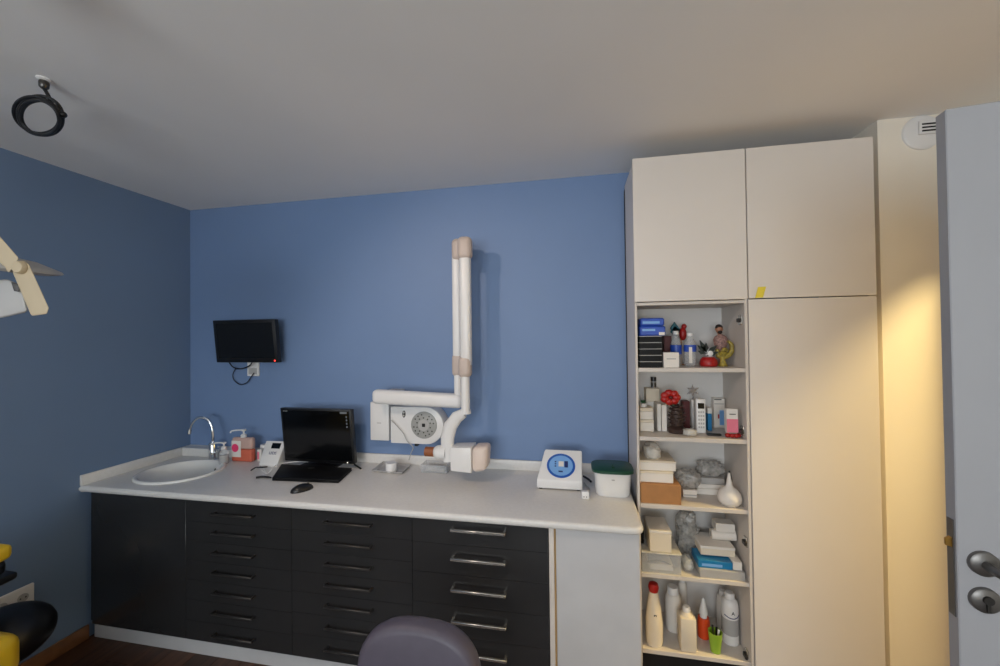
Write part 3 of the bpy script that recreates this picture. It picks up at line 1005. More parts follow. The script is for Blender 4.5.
tag(MB().tube([onY(236, 368, -.02), onY(233, 374, -.018), onY(234, 380, -.016), onY(240, 384.5, -.016), onY(247, 382.5, -.016), onY(251, 377, -.018), onY(254, 373, -.02)], .003, 8).build('cable', 'black_rubber'), 'thin black lead looping down to the wall socket', 'cable')

# x-ray wall unit
Yb = -.10
bxz0, bxz1 = onY(415, 444, Yb).z, onY(415, 407, Yb).z
bx0, bx1 = onY(390.5, 425, Yb).x, onY(443.5, 425, Yb).x
xr_ = thing('xray_unit', 'white wall-mounted dental x-ray unit with folded arm and round dial', 'x-ray unit', ((bx0 + bx1) / 2, 0, bxz0))
hh = (bxz1 - bxz0) / 2
poly = [Vector((bx0, Yb, bxz0)), Vector((bx1 - hh, Yb, bxz0))]
for k in range(1, 16):
    a_ = -math.pi / 2 + math.pi * k / 16
    poly.append(Vector((bx1 - hh + hh * math.cos(a_), Yb, bxz0 + hh + hh * math.sin(a_))))
poly += [Vector((bx1 - hh, Yb, bxz1)), Vector((bx0, Yb, bxz1))]
cb = MB().prism(poly, (0, -Yb - .001, 0), .005, 2).build('control_box', 'white_plastic', xr_)
dc = onY(424, 425, Yb)
rad = (onY(437, 425, Yb).x - onY(411.5, 425, Yb).x) / 2
MB().lathe([(rad, 0), (rad, .004), (rad - .003, .006), (.0, .006)], (dc.x, Yb, dc.z), (0, -1, 0), 40).build('dial', 'dial_grey', cb)
MB().lathe([(rad * .42, 0), (rad * .42, .0015), (.0, .0015)], (dc.x, Yb - .006, dc.z), (0, -1, 0), 28).build('dial_centre', 'grey_plastic', cb)
box('dial_button', (dc.x - .010, Yb - .010, dc.z - .010), (dc.x + .010, Yb - .0072, dc.z + .010), 'black_plastic', cb, .002, 1)
for n_, rr in ((16, .78), (10, .54)):
    for k in range(n_):
        a_ = 2 * math.pi * (k + .5) / n_
        if n_ == 16 and k % 4 == 3:
            continue
        MB().lathe([(.0045, 0), (.0045, .0012), (.0, .0012)], (dc.x + rad * rr * math.cos(a_), Yb - .006 - (.0 if n_ == 16 else .0), dc.z + rad * rr * math.sin(a_)), (0, -1, 0), 8).build('dial_key', 'dark_steel', cb)
sw = onY(404, 414, Yb)
MB().lathe([(.010, 0), (.010, .003), (.0, .003)], (sw.x, Yb, sw.z), (0, -1, 0), 16, sy=2.1).build('rocker_switch', 'black_plastic', cb)
for dz in (-.009, .009):
    MB().lathe([(.006, 0), (.006, .002), (.0, .002)], (sw.x, Yb - .003, sw.z + dz), (0, -1, 0), 12).build('switch_mark', 'grey_plastic', cb)
c = onY(420, 446, Yb + .03)
box('cable_gland', (c.x - .030, Yb + .02, bxz0 - .018), (c.x - .012, Yb + .05, bxz0 + .002), 'black_rubber', xr_)
# horizontal arm
Ya = -.17
h0a, h0b = onY(373.5, 389, Ya), onY(373.5, 403.5, Ya)
h1a, h1b = onY(462, 394, Ya), onY(462, 408.3, Ya)
za, zb = (h0a.z + h1a.z) / 2, (h0b.z + h1b.z) / 2
hr = (za - zb) / 2
xa_, xe_ = h0a.x, h1a.x + .005
zc = (za + zb) / 2
mb = MB()
mb.hexa([(xa_, Ya - .035, h0b.z), (xe_, Ya - .035, h1b.z), (xe_, Ya + .035, h1b.z), (xa_, Ya + .035, h0b.z), (xa_, Ya - .035, h0a.z), (xe_, Ya - .035, h1a.z), (xe_, Ya + .035, h1a.z), (xa_, Ya + .035, h0a.z)], .028, 4)
arm = mb.build('horizontal_arm', 'white_plastic', xr_)
mb = MB().box((xa_ + .03, Ya + .03, zb + .008), (xa_ + .12, -.001, za - .008), .004, 1)
mb.build('wall_bracket', 'grey_plastic', xr_)
# small box left of the control box
Ys = -.07
s0, s1 = onY(370, 403.5, Ys), onY(389, 441, Ys)
sb = box('side_box', (s0.x, Ys, s1.z), (onY(388.8, 423, Ys).x, -.001, h0b.z - .008), 'white_plastic', xr_, .006, 2)
mk_ = onY(379, 423, Ys)
box('side_box_mark', (mk_.x - .014, Ys - .001, mk_.z - .002), (mk_.x + .014, Ys + .0005, mk_.z + .002), 'paper_grey', sb)
# folded scissor arm
YL, YR = -.17, -.235


def vtube(pxl, pxr, y0, y1, Y, name, m_, dep=.9):
    a_ = onY(pxl, (y0 + y1) / 2, Y)
    b_ = onY(pxr, (y0 + y1) / 2, Y)
    zt_, zb_ = onY((pxl + pxr) / 2, y0, Y).z, onY((pxl + pxr) / 2, y1, Y).z
    wx = (b_.x - a_.x)
    return MB().box((a_.x, Y - wx * dep / 2, zb_), (b_.x, Y + wx * dep / 2, zt_), wx * .35, 4).build(name, m_, xr_)


vtube(452.8, 461.5, 252, 372, YL, 'lower_arm', 'white_plastic')
vtube(460.3, 471.2, 248, 368, YR, 'upper_arm', 'white_plastic')
vtube(452.4, 465.5, 239, 261, YL, 'joint_cover', 'beige_plastic')
vtube(458.0, 472.0, 237, 260, YR, 'joint_cover', 'beige_plastic')
vtube(452.6, 462.5, 354, 376, YL, 'joint_cover', 'beige_plastic')
vtube(458.8, 471.6, 356, 377.5, YR, 'joint_cover', 'beige_plastic')
a_ = onY(458, 380, YL)
MB().cyl((a_.x, YL, zb + .01), (a_.x, YL, a_.z + .03), .022, n=18).build('arm_post', 'white_plastic', xr_)
pR = onY(465.3, 378, YR)
pE = onY(465.3, 411, YR)
MB().cyl((pR.x, YR, pE.z), (pR.x, YR, pR.z + .02), .024, n=18).build('yoke_post', 'white_plastic', xr_)
MB().cyl((pR.x, YR, pE.z - .014), (pR.x, YR, pE.z + .004), .029, n=18).build('yoke_collar', 'white_plastic', xr_)
# yoke
ypts = [(464, 413), (457, 417), (450.5, 426), (447.5, 438), (447.5, 450), (448.5, 461)]
mb = MB()
t2 = bmesh.new()
rings = []
for i, (px, py) in enumerate(ypts):
    p = onY(px, py, YR)
    q = onY(*ypts[min(i + 1, len(ypts) - 1)], YR) - onY(*ypts[max(i - 1, 0)], YR)
    q.normalize()
    nn = Vector((q.z, 0, -q.x))
    wd = [.026, .034, .038, .039, .038, .028][i]
    ring = []
    for k in range(12):
        a2 = 2 * math.pi * k / 12
        ring.append(t2.verts.new(p + nn * wd * math.cos(a2) + Vector((0, 1, 0)) * .024 * math.sin(a2)))
    rings.append(ring)
for a2, b2 in zip(rings[:-1], rings[1:]):
    for k in range(12):
        t2.faces.new((a2[k], a2[(k + 1) % 12], b2[(k + 1) % 12], b2[k]))
t2.faces.new(rings[0][::-1])
t2.faces.new(rings[-1])
mb._add(t2)
mb.build('yoke', 'white_plastic', xr_, angle=70)
# head
YH = YR
ha, hb = onY(455, 457, YH), onY(490, 456, YH)
zt1, zb1 = onY(470, 443.5, YH).z, onY(470, 469.5, YH).z
zb1 = max(zb1, WT + .02)
hx = hb.x
xm = onY(474, 456, YH).x
MB().hexa([(ha.x - .01, YH - .055, zb1 + .004), (xm, YH - .06, zb1), (xm, YH + .06, zb1), (ha.x - .01, YH + .055, zb1 + .004),
           (ha.x - .01, YH - .055, zt1 - .012), (xm, YH - .06, zt1 - .006), (xm, YH + .06, zt1 - .006), (ha.x - .01, YH + .055, zt1 - .012)], .007, 2).build('tube_head', 'white_plastic', xr_)
MB().hexa([(xm + .0005, YH - .06, zb1), (hx - .01, YH - .055, zb1 + .012), (hx - .01, YH + .055, zb1 + .012), (xm + .0005, YH + .06, zb1),
           (xm + .0005, YH - .06, zt1 - .006), (hx, YH - .055, zt1 + .002), (hx, YH + .055, zt1 + .002), (xm + .0005, YH + .06, zt1 - .006)], .024, 4).build('head_cover', 'peach_plastic', xr_)
c = onY(438.5, 452, YH)
MB().lathe([(.0, -.03), (.022, -.026), (.034, -.012), (.037, .0), (.037, .045), (.0, .045)], (c.x, YH, c.z), (1, 0, 0), 20).build('swivel_dome', 'white_plastic', xr_)
MB().cyl((c.x - .075, YH, c.z), (c.x - .024, YH, c.z), .026, n=20).build('cone_end', 'brown_tube', xr_)
tag(MB().tube([onY(391, 420, Yb - .012), onY(396, 425, Yb - .012), onY(403, 433, Yb - .012), onY(407, 441, Yb - .012), onY(413, 447, Yb - .01), onY(411, 453, Yb + .02), onY(409, 460, Yb + .04)], .0028, 8).build('cable', 'grey_plastic'), 'thin grey lead hanging across the round-dial control box', 'cable')

# ------------------------------------------------------------------ coiled cable on the ceiling
mt = onZ(44, 79, CZ)
td = (mt - CAM).dot(FW)
t = thing('coiled_cable', 'black cable coiled in a ring hanging from the ceiling', 'cable', (mt.x, mt.y, CZ - .2))
MB().lathe([(.020, 0), (.020, -.004), (.014, -.008), (.0, -.008)], mt, n=18).build('ceiling_rose', 'white_plastic', t)
pg = pt(45.5, 88, td)
MB().lathe([(.009, 0), (.013, .005), (.014, .02), (.012, .026), (.0, .026)], Vector((mt.x, mt.y, CZ - .034)), n=14).build('plug', 'dark_steel', t)
mb = MB()
pts = [Vector((mt.x, mt.y, CZ - .033)), pt(48, 95, td), pt(52.5, 104, td), pt(60, 113, td)]
mb.tube(pts, .0055, 8)
for cx_, cy_, rx, ry, tilt in ((36.5, 115, 23.5, 17.5, .35), (40.5, 115.5, 22.5, 19.5, .22), (39.5, 117.5, 20.5, 16.5, .5), (42, 118, 21, 17, .3)):
    ring = []
    dt = random.uniform(-.012, .012)
    for k in range(16):
        a_ = 2 * math.pi * k / 16
        u_, v_ = rx * math.cos(a_), ry * math.sin(a_)
        ring.append(pt(cx_ + u_ * math.cos(tilt) - v_ * math.sin(tilt), cy_ + u_ * math.sin(tilt) + v_ * math.cos(tilt), td + dt + .05 * math.sin(a_)))
    mb.tube(ring, .0052, 8, closed=True, sub=3)
mb.build('cable_loop', 'black_rubber', t)
MB().ball(pt(63, 114.5, td - .03), (.011, .011, .011), 10).build('cable_tie', 'black_plastic', t)

# ------------------------------------------------------------------ socket strip on the left wall
a, b, c, d = onX(32.5, 582, 0), onX(32.5, 602, 0), onX(-30, 608, 0), None
z0_, z1_ = b.z, a.z
t = thing('wall_socket', 'long white socket strip low on the blue side wall', 'socket', Vector((0, a.y - .1, z0_)))
box('plate', (.0005, a.y - .24, z0_), (.014, a.y, z1_), 'white_plastic', t, .003, 1)
for k in range(3):
    yy = a.y - .042 - k * .072
    MB().lathe([(.020, 0), (.020, .002), (.017, .0025), (.0, .0005)], (.014, yy, (z0_ + z1_) / 2), (1, 0, 0), 18).build('outlet', 'grey_plastic', t)
    MB().box((.0147, yy - .012, (z0_ + z1_) / 2 - .003), (.0168, yy - .007, (z0_ + z1_) / 2 + .003)).box((.0147, yy + .007, (z0_ + z1_) / 2 - .003), (.0168, yy + .012, (z0_ + z1_) / 2 + .003)).build('pin_hole', 'dark_gap', t)

# ================================================================== STOOL, DENTAL CHAIR, OPERATING LIGHT
c = onZ(419, 621, .80)
t = thing('stool', 'round-backed stool in dark purple grey vinyl before the drawers', 'stool', (c.x + .02, c.y - .26, 0))
bw = .185


def backpts(z, s):
    return None


rows = []
N = 14
t2 = bmesh.new()
outline = []
for k in range(40):
    a_ = 2 * math.pi * k / 40
    ca, sa = math.cos(a_), math.sin(a_)
    outline.append((bw * math.copysign(abs(ca) ** (2 / 2.8), ca), .15 * math.copysign(abs(sa) ** (2 / 2.4), sa)))
zc_ = .80 - .15
lay = []
for off, sc in ((-.034, .86), (-.028, .96), (-.012, 1.0), (.012, 1.0), (.028, .96), (.034, .86)):
    lay.append([t2.verts.new((c.x + .004 + x * sc, c.y + off - .25 * x * x * 1.5, zc_ + z * sc)) for x, z in outline])
for a2, b2 in zip(lay[:-1], lay[1:]):
    for k in range(40):
        t2.faces.new((a2[k], a2[(k + 1) % 40], b2[(k + 1) % 40], b2[k]))
t2.faces.new(lay[0][::-1])
t2.faces.new(lay[-1])
MB()._add(t2).build('backrest', 'purple_vinyl', t, angle=60)
sx_, sy_ = c.x + .01, c.y - .27
MB().lathe([(.0, .43), (.17, .43), (.195, .445), (.20, .47), (.19, .495), (.15, .505), (.0, .508)], (sx_, sy_, 0), n=32).build('seat', 'purple_vinyl', t, angle=60)
MB().tube([(c.x, c.y - .042, .60), (c.x, c.y - .05, .50), (c.x, c.y - .09, .425), (sx_, sy_, .422)], .014, 10).build('back_support', 'iron', t)
MB().cyl((sx_, sy_, .10), (sx_, sy_, .43), .026, n=16).build('gas_column', 'steel', t)
for k in range(5):
    a_ = 2 * math.pi * k / 5 + .3
    ex, ey = sx_ + .27 * math.cos(a_), sy_ + .27 * math.sin(a_)
    lg = MB().tube([(sx_, sy_, .115), (sx_ + .13 * math.cos(a_), sy_ + .13 * math.sin(a_), .10), (ex, ey, .075)], .016, 8).build('base_leg', 'steel', t)
    MB().cyl((ex - .02 * math.sin(a_), ey + .02 * math.cos(a_), .028), (ex + .02 * math.sin(a_), ey - .02 * math.cos(a_), .028), .0275, n=16).cyl((ex, ey, .03), (ex, ey, .075), .007, n=8).build('caster', 'black_plastic', lg)

# dental chair: its foot end reaches into the picture
t = thing('dental_chair', 'yellow and black dental chair at the blue side wall', 'dental chair', (.45, -1.75, 0))


def slab(name, m_, px, t0, t1, par=t, bev=.02):
    """outline seen from the doorway side, solid between two depths"""
    mb = MB()
    n = len(px)
    t2 = bmesh.new()
    a_ = [t2.verts.new(pt(x, y, t0)) for x, y in px]
    b_ = [t2.verts.new(pt(x, y, t1)) for x, y in px]
    t2.faces.new(a_)
    t2.faces.new(b_[::-1])
    for i in range(n):
        t2.faces.new((a_[i], b_[i], b_[(i + 1) % n], a_[(i + 1) % n]))
    bmesh.ops.recalc_face_normals(t2, faces=t2.faces)
    bmesh.ops.bevel(t2, geom=t2.edges[:], offset=bev, segments=3, affect='EDGES', profile=.5)
    mb._add(t2)
    return mb.build(name, m_, par, angle=60)


p = pt(26, 655, 1.36)
ztop = pt(14, 629.5, 1.36).z
box('leg_rest', (p.x - .44, -2.15, ztop - .15), (p.x, p.y, ztop), 'yellow_vinyl', t, .04, 4)
p = pt(4, 637, 1.62)
MB().ball(p, (.145, .15, .112), 28).build('base_cover', 'black_plastic', t)
p2 = pt(14, 552, 1.5)
za2, zb2, zc2 = pt(4, 543, 1.5).z, pt(4, 557, 1.5).z, pt(4, 568, 1.5).z


def pad(name, m_, xr2, yr2, zl2, zh2, drop):
    MB().hexa([(xr2 - .20, -1.80, zl2 - drop), (xr2, -1.80, zl2 - drop), (xr2, yr2, zl2), (xr2 - .20, yr2, zl2),
               (xr2 - .20, -1.80, zh2 - drop), (xr2, -1.80, zh2 - drop), (xr2, yr2, zh2), (xr2 - .20, yr2, zh2)], .016, 3).build(name, m_, t)


pad('arm_pad', 'yellow_vinyl', p2.x, p2.y, zb2, za2, .12)
pad('arm_pad_underside', 'black_plastic', p2.x - .008, p2.y - .012, zc2 - .012, zb2 - .001, .12)
p3 = pt(18.5, 574, 1.56)
MB().hexa([(p3.x - .2, -1.7, p3.z - .10), (p3.x - .05, -1.7, p3.z - .10), (p3.x, p3.y, p3.z - .012), (p3.x - .2, p3.y, p3.z - .10),
           (p3.x - .2, -1.7, p3.z - .02), (p3.x - .05, -1.7, p3.z - .02), (p3.x, p3.y, p3.z + .012), (p3.x - .2, p3.y, p3.z + .012)], .008, 2).build('arm_support', 'black_plastic', t)
box('column', (.28, -2.05, 0), (.66, -1.35, .30), 'black_plastic', t, .05, 3)
MB().box((.22, -2.6, .33), (.84, -1.9, .45), .05, 3).build('seat', 'yellow_vinyl', t)
MB().hexa([(.24, -2.62, .40), (.82, -2.62, .40), (.82, -2.50, .40), (.24, -2.50, .40), (.28, -3.1, 1.0), (.78, -3.1, 1.0), (.78, -3.0, 1.06), (.28, -3.0, 1.06)], .03, 3).build('backrest', 'yellow_vinyl', t)

# operating light
LT = 1.15
t = thing('operating_light', 'white dental operating light on a jointed arm above chair', 'operating light', (pt(-130, 150, 1.25).x, pt(-130, 150, 1.25).y, 1.7))
slab('bracket', 'cream_plastic', [(13, 273), (16, 264), (23, 260), (29, 264), (49, 308), (47, 314), (32, 316), (30, 313)], LT - .035, LT - .005, t, .003)
MB().lathe([(.0, .014), (.015, .012), (.019, .006), (.019, 0)], pt(21.5, 267.5, LT - .035), -FW, 18).build('knob', 'cream_plastic', t)
slab('fork_arm', 'cream_plastic', [(-60, 190), (-46, 184), (19, 258), (9, 273)], LT - .003, LT + .02, t, .003)
ax = (UP + RT * .20 - FW * .02).normalized()
dcen = pt(2, 265.5, LT + .07)
MB().lathe([(.0, -.012), (.10, -.010), (.126, -.003), (.130, .001), (.126, .006), (.07, .026), (.0, .034)], dcen, ax, 36).build('reflector_shade', 'grey_plastic', t)
slab('lamp_housing', 'grey_plastic', [(-40, 284), (8, 279), (22, 286), (28, 312), (2, 318), (-40, 318)], LT + .02, LT + .13, t, .008)
slab('housing_grip', 'dark_steel', [(11, 282), (19, 284), (19, 292), (14, 291)], LT + .012, LT + .0195, t, .001)
q1_, q2_ = pt(-55, 190, LT + .01), pt(-130, 150, 1.25)
MB().tube([q1_, q1_.lerp(q2_, .5) + Vector((0, 0, .05)), (q2_.x, q2_.y, q2_.z)], .018, 10).build('swing_arm', 'cream_plastic', t)
MB().cyl((q2_.x, q2_.y, q2_.z - .03), (q2_.x, q2_.y, CZ - .02), .025, n=18).build('ceiling_pole', 'white_plastic', t)
MB().lathe([(.09, 0), (.09, -.012), (.03, -.022), (.0, -.022)], (q2_.x, q2_.y, CZ), n=28).build('ceiling_plate', 'white_plastic', t)

# ================================================================== SHELF CONTENTS
XL, XRi = TX0 + .0145, TXM - .0175         # clear width inside the bay
YFR, YBK = TY + .012, -.092              # front and back of a shelf


def place(x0, x1, yt, yb, z):
    """pixel rectangle of a front face standing at height z -> x range, top, Y"""
    Y = onZ((x0 + x1) / 2, yb, z).y
    Y = max(YFR, min(Y, YBK - .03))
    return onY(x0, (yt + yb) / 2, Y).x, onY(x1, (yt + yb) / 2, Y).x, onY((x0 + x1) / 2, yt, Y).z, Y


def placeY(x0, x1, yt, Y):
    return max(XL, onY(x0, yt, Y).x), min(XRi, onY(x1, yt, Y).x), onY((x0 + x1) / 2, yt, Y).z


def carton(name, label, cat, x0, x1, z0, z1, Y, dep, m_, group=None, lid=None, bev=.0015, extra=None):
    t = thing(name, label, cat, ((x0 + x1) / 2, Y + dep / 2, z0), group)
    e = .0006
    if lid:
        zl_ = z1 - (z1 - z0) * lid[0]
        box('carton', (x0 + .001, Y + .001, z0 + e), (x1 - .001, Y + dep - .001, zl_), m_, t, bev, 1)
        box('lid', (x0, Y, zl_ + .0004), (x1, Y + dep, z1), lid[1], t, bev, 1)
    else:
        box('carton', (x0, Y, z0 + e), (x1, Y + dep, z1), m_, t, bev, 1)
    for nm, mm, u0, u1, v0, v1 in (extra or []):
        box(nm, (x0 + (x1 - x0) * u0, Y - .0008, z0 + (z1 - z0) * v0), (x0 + (x1 - x0) * u1, Y + .0004, z0 + (z1 - z0) * v1), mm, t)
    return t


def bottle(name, label, cat, c, prof, m_, cap=None, cap_m='white_plastic', group=None, labelband=None, sx=1.0, sy=1.0):
    t = thing(name, label, cat, c, group)
    MB().lathe(prof, c, n=20, sx=sx, sy=sy).build('bottle', m_, t, angle=50)
    if cap:
        MB().lathe(cap, c, n=16).build('cap', cap_m, t, angle=50)
    if labelband:
        r, za_, zb_, lm_ = labelband
        MB().lathe([(r, za_), (r, zb_)], c, n=20, cap=False, sx=sx, sy=sy).build('label_band', lm_, t)
    return t


# ---- top open shelf
z = SH[0]
x0, x1, zt = placeY(639, 662, 336, YFR)
h5 = (zt - z) / 5
for k in range(5):
    nm_ = ('topmost', 'second from the top', 'middle', 'second from the bottom', 'bottom')[4 - k]
    tt = thing('black_case', 'flat black case, %s of the stack of five on shelf' % nm_, 'case', ((x0 + x1) / 2, YFR + .09, z + k * h5), 'black cases on the top open shelf')
    box('case_body', (x0, YFR, z + k * h5 + .0006), (x1, YFR + .18, z + (k + 1) * h5 - .0030), 'black_matte', tt, .0015, 1)
    box('case_lid', (x0 + .0005, YFR + .001, z + (k + 1) * h5 - .0029), (x1 - .0005, YFR + .179, z + (k + 1) * h5), 'paper_grey', tt)
zs5 = z + 5 * h5
x0b, x1b, zt = placeY(639.5, 665.5, 318, YFR)
zm_ = zs5 + (zt - zs5) * .55
carton('blue_box', 'blue box with small white label on the black cases', 'box', x0b, x1b, zs5, zm_, YFR, .17, 'blue_box', 'blue boxes on the black cases', None, .006, [('label', 'paper_white', .74, .96, .08, .38), ('print', 'light_blue', .1, .6, .5, .72)])
carton('blue_box', 'blue box lying on top of another blue box', 'box', x0b + .004, x1b - .004, zm_, zt, YFR + .004, .16, 'blue_box', 'blue boxes on the black cases', None, .006, [('print', 'light_blue', .1, .8, .3, .6)])
x0, x1, zt = placeY(664, 671.5, 336, -.20)
carton('red_box', 'dark red narrow box behind the white carton', 'box', x0, x1, z, zt, -.20, .06, 'dark_red')
x0, x1, zt = placeY(663.5, 679, 352.5, YFR)
carton('carton_box', 'square white carton at the front of top open shelf', 'box', x0, x1, z, zt, YFR, .06, 'paper_white', None, None, .0015, [('print', 'paper_grey', .2, .8, .55, .62)])
c = onY(676, 352, -.235)
c = Vector((c.x, -.235, z))
hb_ = onY(676, 331, -.235).z - z
bottle('water_bottle', 'clear bottle with blue label behind square white carton', 'bottle', c, [(.0, .001), (.024, .001), (.026, .01), (.026, hb_ * .62), (.012, hb_ * .86), (.012, hb_ * .92), (.0, hb_ * .92)], 'clear_plastic',
       [(.014, hb_ * .90), (.014, hb_), (.0, hb_)], 'white_plastic', 'clear bottles on the top open shelf', (.0264, hb_ * .34, hb_ * .60, 'blue_box'))
c = Vector((onY(690, 352, -.25).x, -.25, z))
hb_ = onY(690, 333, -.25).z - z
bottle('water_bottle', 'clear bottle with blue band and white print by festive ornament', 'bottle', c, [(.0, .001), (.026, .001), (.028, .01), (.028, hb_ * .66), (.012, hb_ * .88), (.012, hb_ * .93), (.0, hb_ * .93)], 'clear_plastic',
       [(.014, hb_ * .91), (.014, hb_), (.0, hb_)], 'white_plastic', 'clear bottles on the top open shelf', (.0284, hb_ * .44, hb_ * .64, 'blue_box'))
tw = COL.objects[-1]
box('print', (c.x - .012, c.y - .0295, z + hb_ * .1), (c.x + .002, c.y - .0285, z + hb_ * .58), 'paper_white', bpy.data.objects[tw.parent.name])
# toy bird
c = Vector((onY(681, 345, -.16).x, -.16, z))
tt = thing('toy_bird', 'red and teal toy bird on a stick behind bottles', 'toy', c)
zb_ = onY(681, 334, -.16).z
MB().cyl((c.x, c.y, z + .006), (c.x, c.y, zb_), .004, n=8).build('stick', 'carton', tt)
MB().lathe([(.022, .0006), (.022, .006), (.0, .008)], c, n=16).build('base', 'carton', tt)
MB().ball((c.x + .010, c.y, zb_), (.018, .016, .034), 14).build('body', 'red', tt)
MB().ball((c.x + .016, c.y, zb_ + .038), (.013, .012, .014), 12).build('head', 'red', tt)
for sx, k in ((-1, .042), (-1, .022)):
    MB().prism([(c.x, c.y - .004, zb_ + .02), (c.x - .03, c.y - .004, zb_ + k + .022), (c.x - .052, c.y - .004, zb_ + k - .012), (c.x - .02, c.y - .004, zb_ - .012)], (0, .008, 0), .002, 1).build('wing', 'teal', tt)
# festive ornament
c = Vector((onY(708.5, 360, -.26).x, -.26, z))
tt = thing('festive_ornament', 'red ornament with white ball and dark pointed leaves', 'ornament', c)
MB().lathe([(.0, .001), (.036, .001), (.040, .012), (.036, .034), (.026, .044), (.0, .046)], c, n=20).build('base', 'red', tt)
MB().ball(c + Vector((.004, 0, .063)), .021, 16).build('ball', 'white_plastic', tt)
for a_, ln, zz in ((140, .052, .05), (160, .040, .034), (115, .066, .045), (90, .05, .04), (40, .066, .03), (20, .060, .012)):
    d_ = Vector((math.cos(math.radians(a_)), 0, math.sin(math.radians(a_))))
    b0 = c + Vector((-.014, -.012, .045 + zz * .5))
    n_ = Vector((-d_.z, 0, d_.x))
    MB().prism([b0, b0 + d_ * ln * .5 + n_ * .011, b0 + d_ * ln, b0 + d_ * ln * .5 - n_ * .011], (0, -.004, 0)).build('leaf', 'dark_leaf', tt)
for k in range(5):
    MB().ball(c + Vector((-.026 + k * .013, -.034 + abs(k - 2) * .006, .022)), .006, 8).build('bead', 'paper_white' if k % 2 else 'red', tt)
# figurine
c = Vector((onY(721, 360, -.2).x, -.2, z))
tt = thing('figurine', 'painted male bust figurine with dark hair and patterned shirt', 'figurine', c)
H = onY(718, 324, -.2).z - z
MB().lathe([(.0, .001), (.026, .001), (.026, .012), (.016, .022), (.014, H * .34), (.030, H * .50), (.034, H * .62), (.026, H * .70), (.010, H * .75), (.0, H * .755)], c, n=20, sy=.75).build('torso', 'shirt_pattern', tt, angle=60)
hc = c + Vector((-.006, 0, H * .87))
MB().cyl(c + Vector((-.004, 0, H * .72)), hc, .009, n=12).ball(hc, (.0155, .016, .021), 16).ball(hc + Vector((0, -.0165, -.002)), (.003, .004, .005), 8).ball(hc + Vector((-.016, 0, 0)), (.003, .004, .006), 8).ball(hc + Vector((.016, 0, 0)), (.003, .004, .006), 8).build('head', 'skin_tone', tt)
MB().ball(hc + Vector((0, .003, .009)), (.017, .017, .0165), 14).build('hair', 'hair_dark', tt)
MB().ball(hc + Vector((0, -.012, -.014)), (.011, .008, .009), 10).build('beard', 'hair_dark', tt)
# yellow ornament
c = Vector((min(onY(728, 360, -.26).x, XRi - .044), -.26, z))
H = onY(731, 340, -.26).z - z
tt = thing('ceramic_ornament', 'mottled yellow ceramic ornament with curled arms', 'ornament', c)
MB().lathe([(.0, .001), (.022, .001), (.018, .010), (.010, .03), (.014, H * .42), (.022, H * .55), (.0, H * .58)], c + Vector((-.010, 0, 0)), n=16).build('stem', 'mustard', tt, angle=60)
MB().tube([c + Vector((-.034, 0, H * .66)), c + Vector((-.030, 0, H * .42)), c + Vector((0, 0, H * .36)), c + Vector((.026, 0, H * .52)), c + Vector((.030, 0, H * .80)), c + Vector((.014, 0, H * .97))], [.009, .011, .012, .011, .009, .007], 10).build('curled_arm', 'mustard', tt)
MB().tube([c + Vector((-.012, .004, H * .55)), c + Vector((.002, .004, H * .66)), c + Vector((.012, .004, H * .58))], .008, 8).build('flower', 'mustard', tt)

# ---- second open shelf
z = SH[1]
x0, x1, zt, Y = place(640, 654, 408, 431.5, z)
zm_ = z + (zt - z) * .5
Y = min(Y, -.20)
x0 = max(x0, XL + .002)
carton('carton_box', 'white carton at the bottom of small stack with plant', 'box', x0, x1, z, zm_, Y, .07, 'paper_white', None, (.25, 'paper_cream'))
carton('carton_box', 'white carton carrying the small green plant', 'box', x0, x1 - .003, zm_, zt, Y, .07, 'paper_white', None, (.3, 'paper_cream'))
tt = thing('small_plant', 'small dark green leafy plant in white pot on carton', 'plant', (x0 + .022, Y + .03, zt))
MB().lathe([(.0, .0006), (.014, .0006), (.018, .018), (.0, .018)], (x0 + .022, Y + .03, zt), n=14).build('pot', 'white_plastic', tt)
rnd = random.Random(3)
for k in range(12):
    a_ = rnd.uniform(0, 6.28)
    e_ = rnd.uniform(.2, 1.2)
    d_ = Vector((math.cos(a_) * math.cos(e_), math.sin(a_) * math.cos(e_) * .6, math.sin(e_)))
    b0 = Vector((x0 + .022, Y + .03, zt + .018))
    n_ = d_.cross(Vector((0, 1, .3))).normalized()
    L_ = rnd.uniform(.016, .024)
    MB().prism([b0, b0 + d_ * L_ * .55 + n_ * .006, b0 + d_ * L_, b0 + d_ * L_ * .55 - n_ * .006], n_.cross(d_) * .0015).build('leaf', 'leaf_green', tt)
x0, x1, zt = placeY(646, 659.5, 388.5, -.158)
carton('carton_box', 'tall white carton standing against the cabinet back', 'box', x0, x1, z, zt, -.158, .06, 'paper_white', None, (.35, 'paper_cream'))
c = Vector((onY(653.5, 382, -.13).x, -.13, zt))
hj = onY(653.5, 377, -.13).z - zt
bottle('small_jar', 'tiny glass jar with black cap on tall white carton', 'jar', c, [(.0, .0008), (.013, .0008), (.0135, hj * .55), (.010, hj * .66), (.0, hj * .66)], 'clear_plastic', [(.014, hj * .62), (.014, hj), (.0, hj)], 'black_plastic', None, (.0138, hj * .1, hj * .5, 'dark_steel'))
for k, (xa2, xb2, lb) in enumerate(((656, 660, 'thin white upright box next to small carton stack'), (660.3, 665.5, 'white upright box next to the dark pine cone'))):
    x0, x1, zt, Y = place(xa2, xb2, 403 + k * 1.0, 430, z)
    carton('carton_box', lb, 'box', x0 + .0008, x1, z, zt, -.25, .085, 'paper_white')
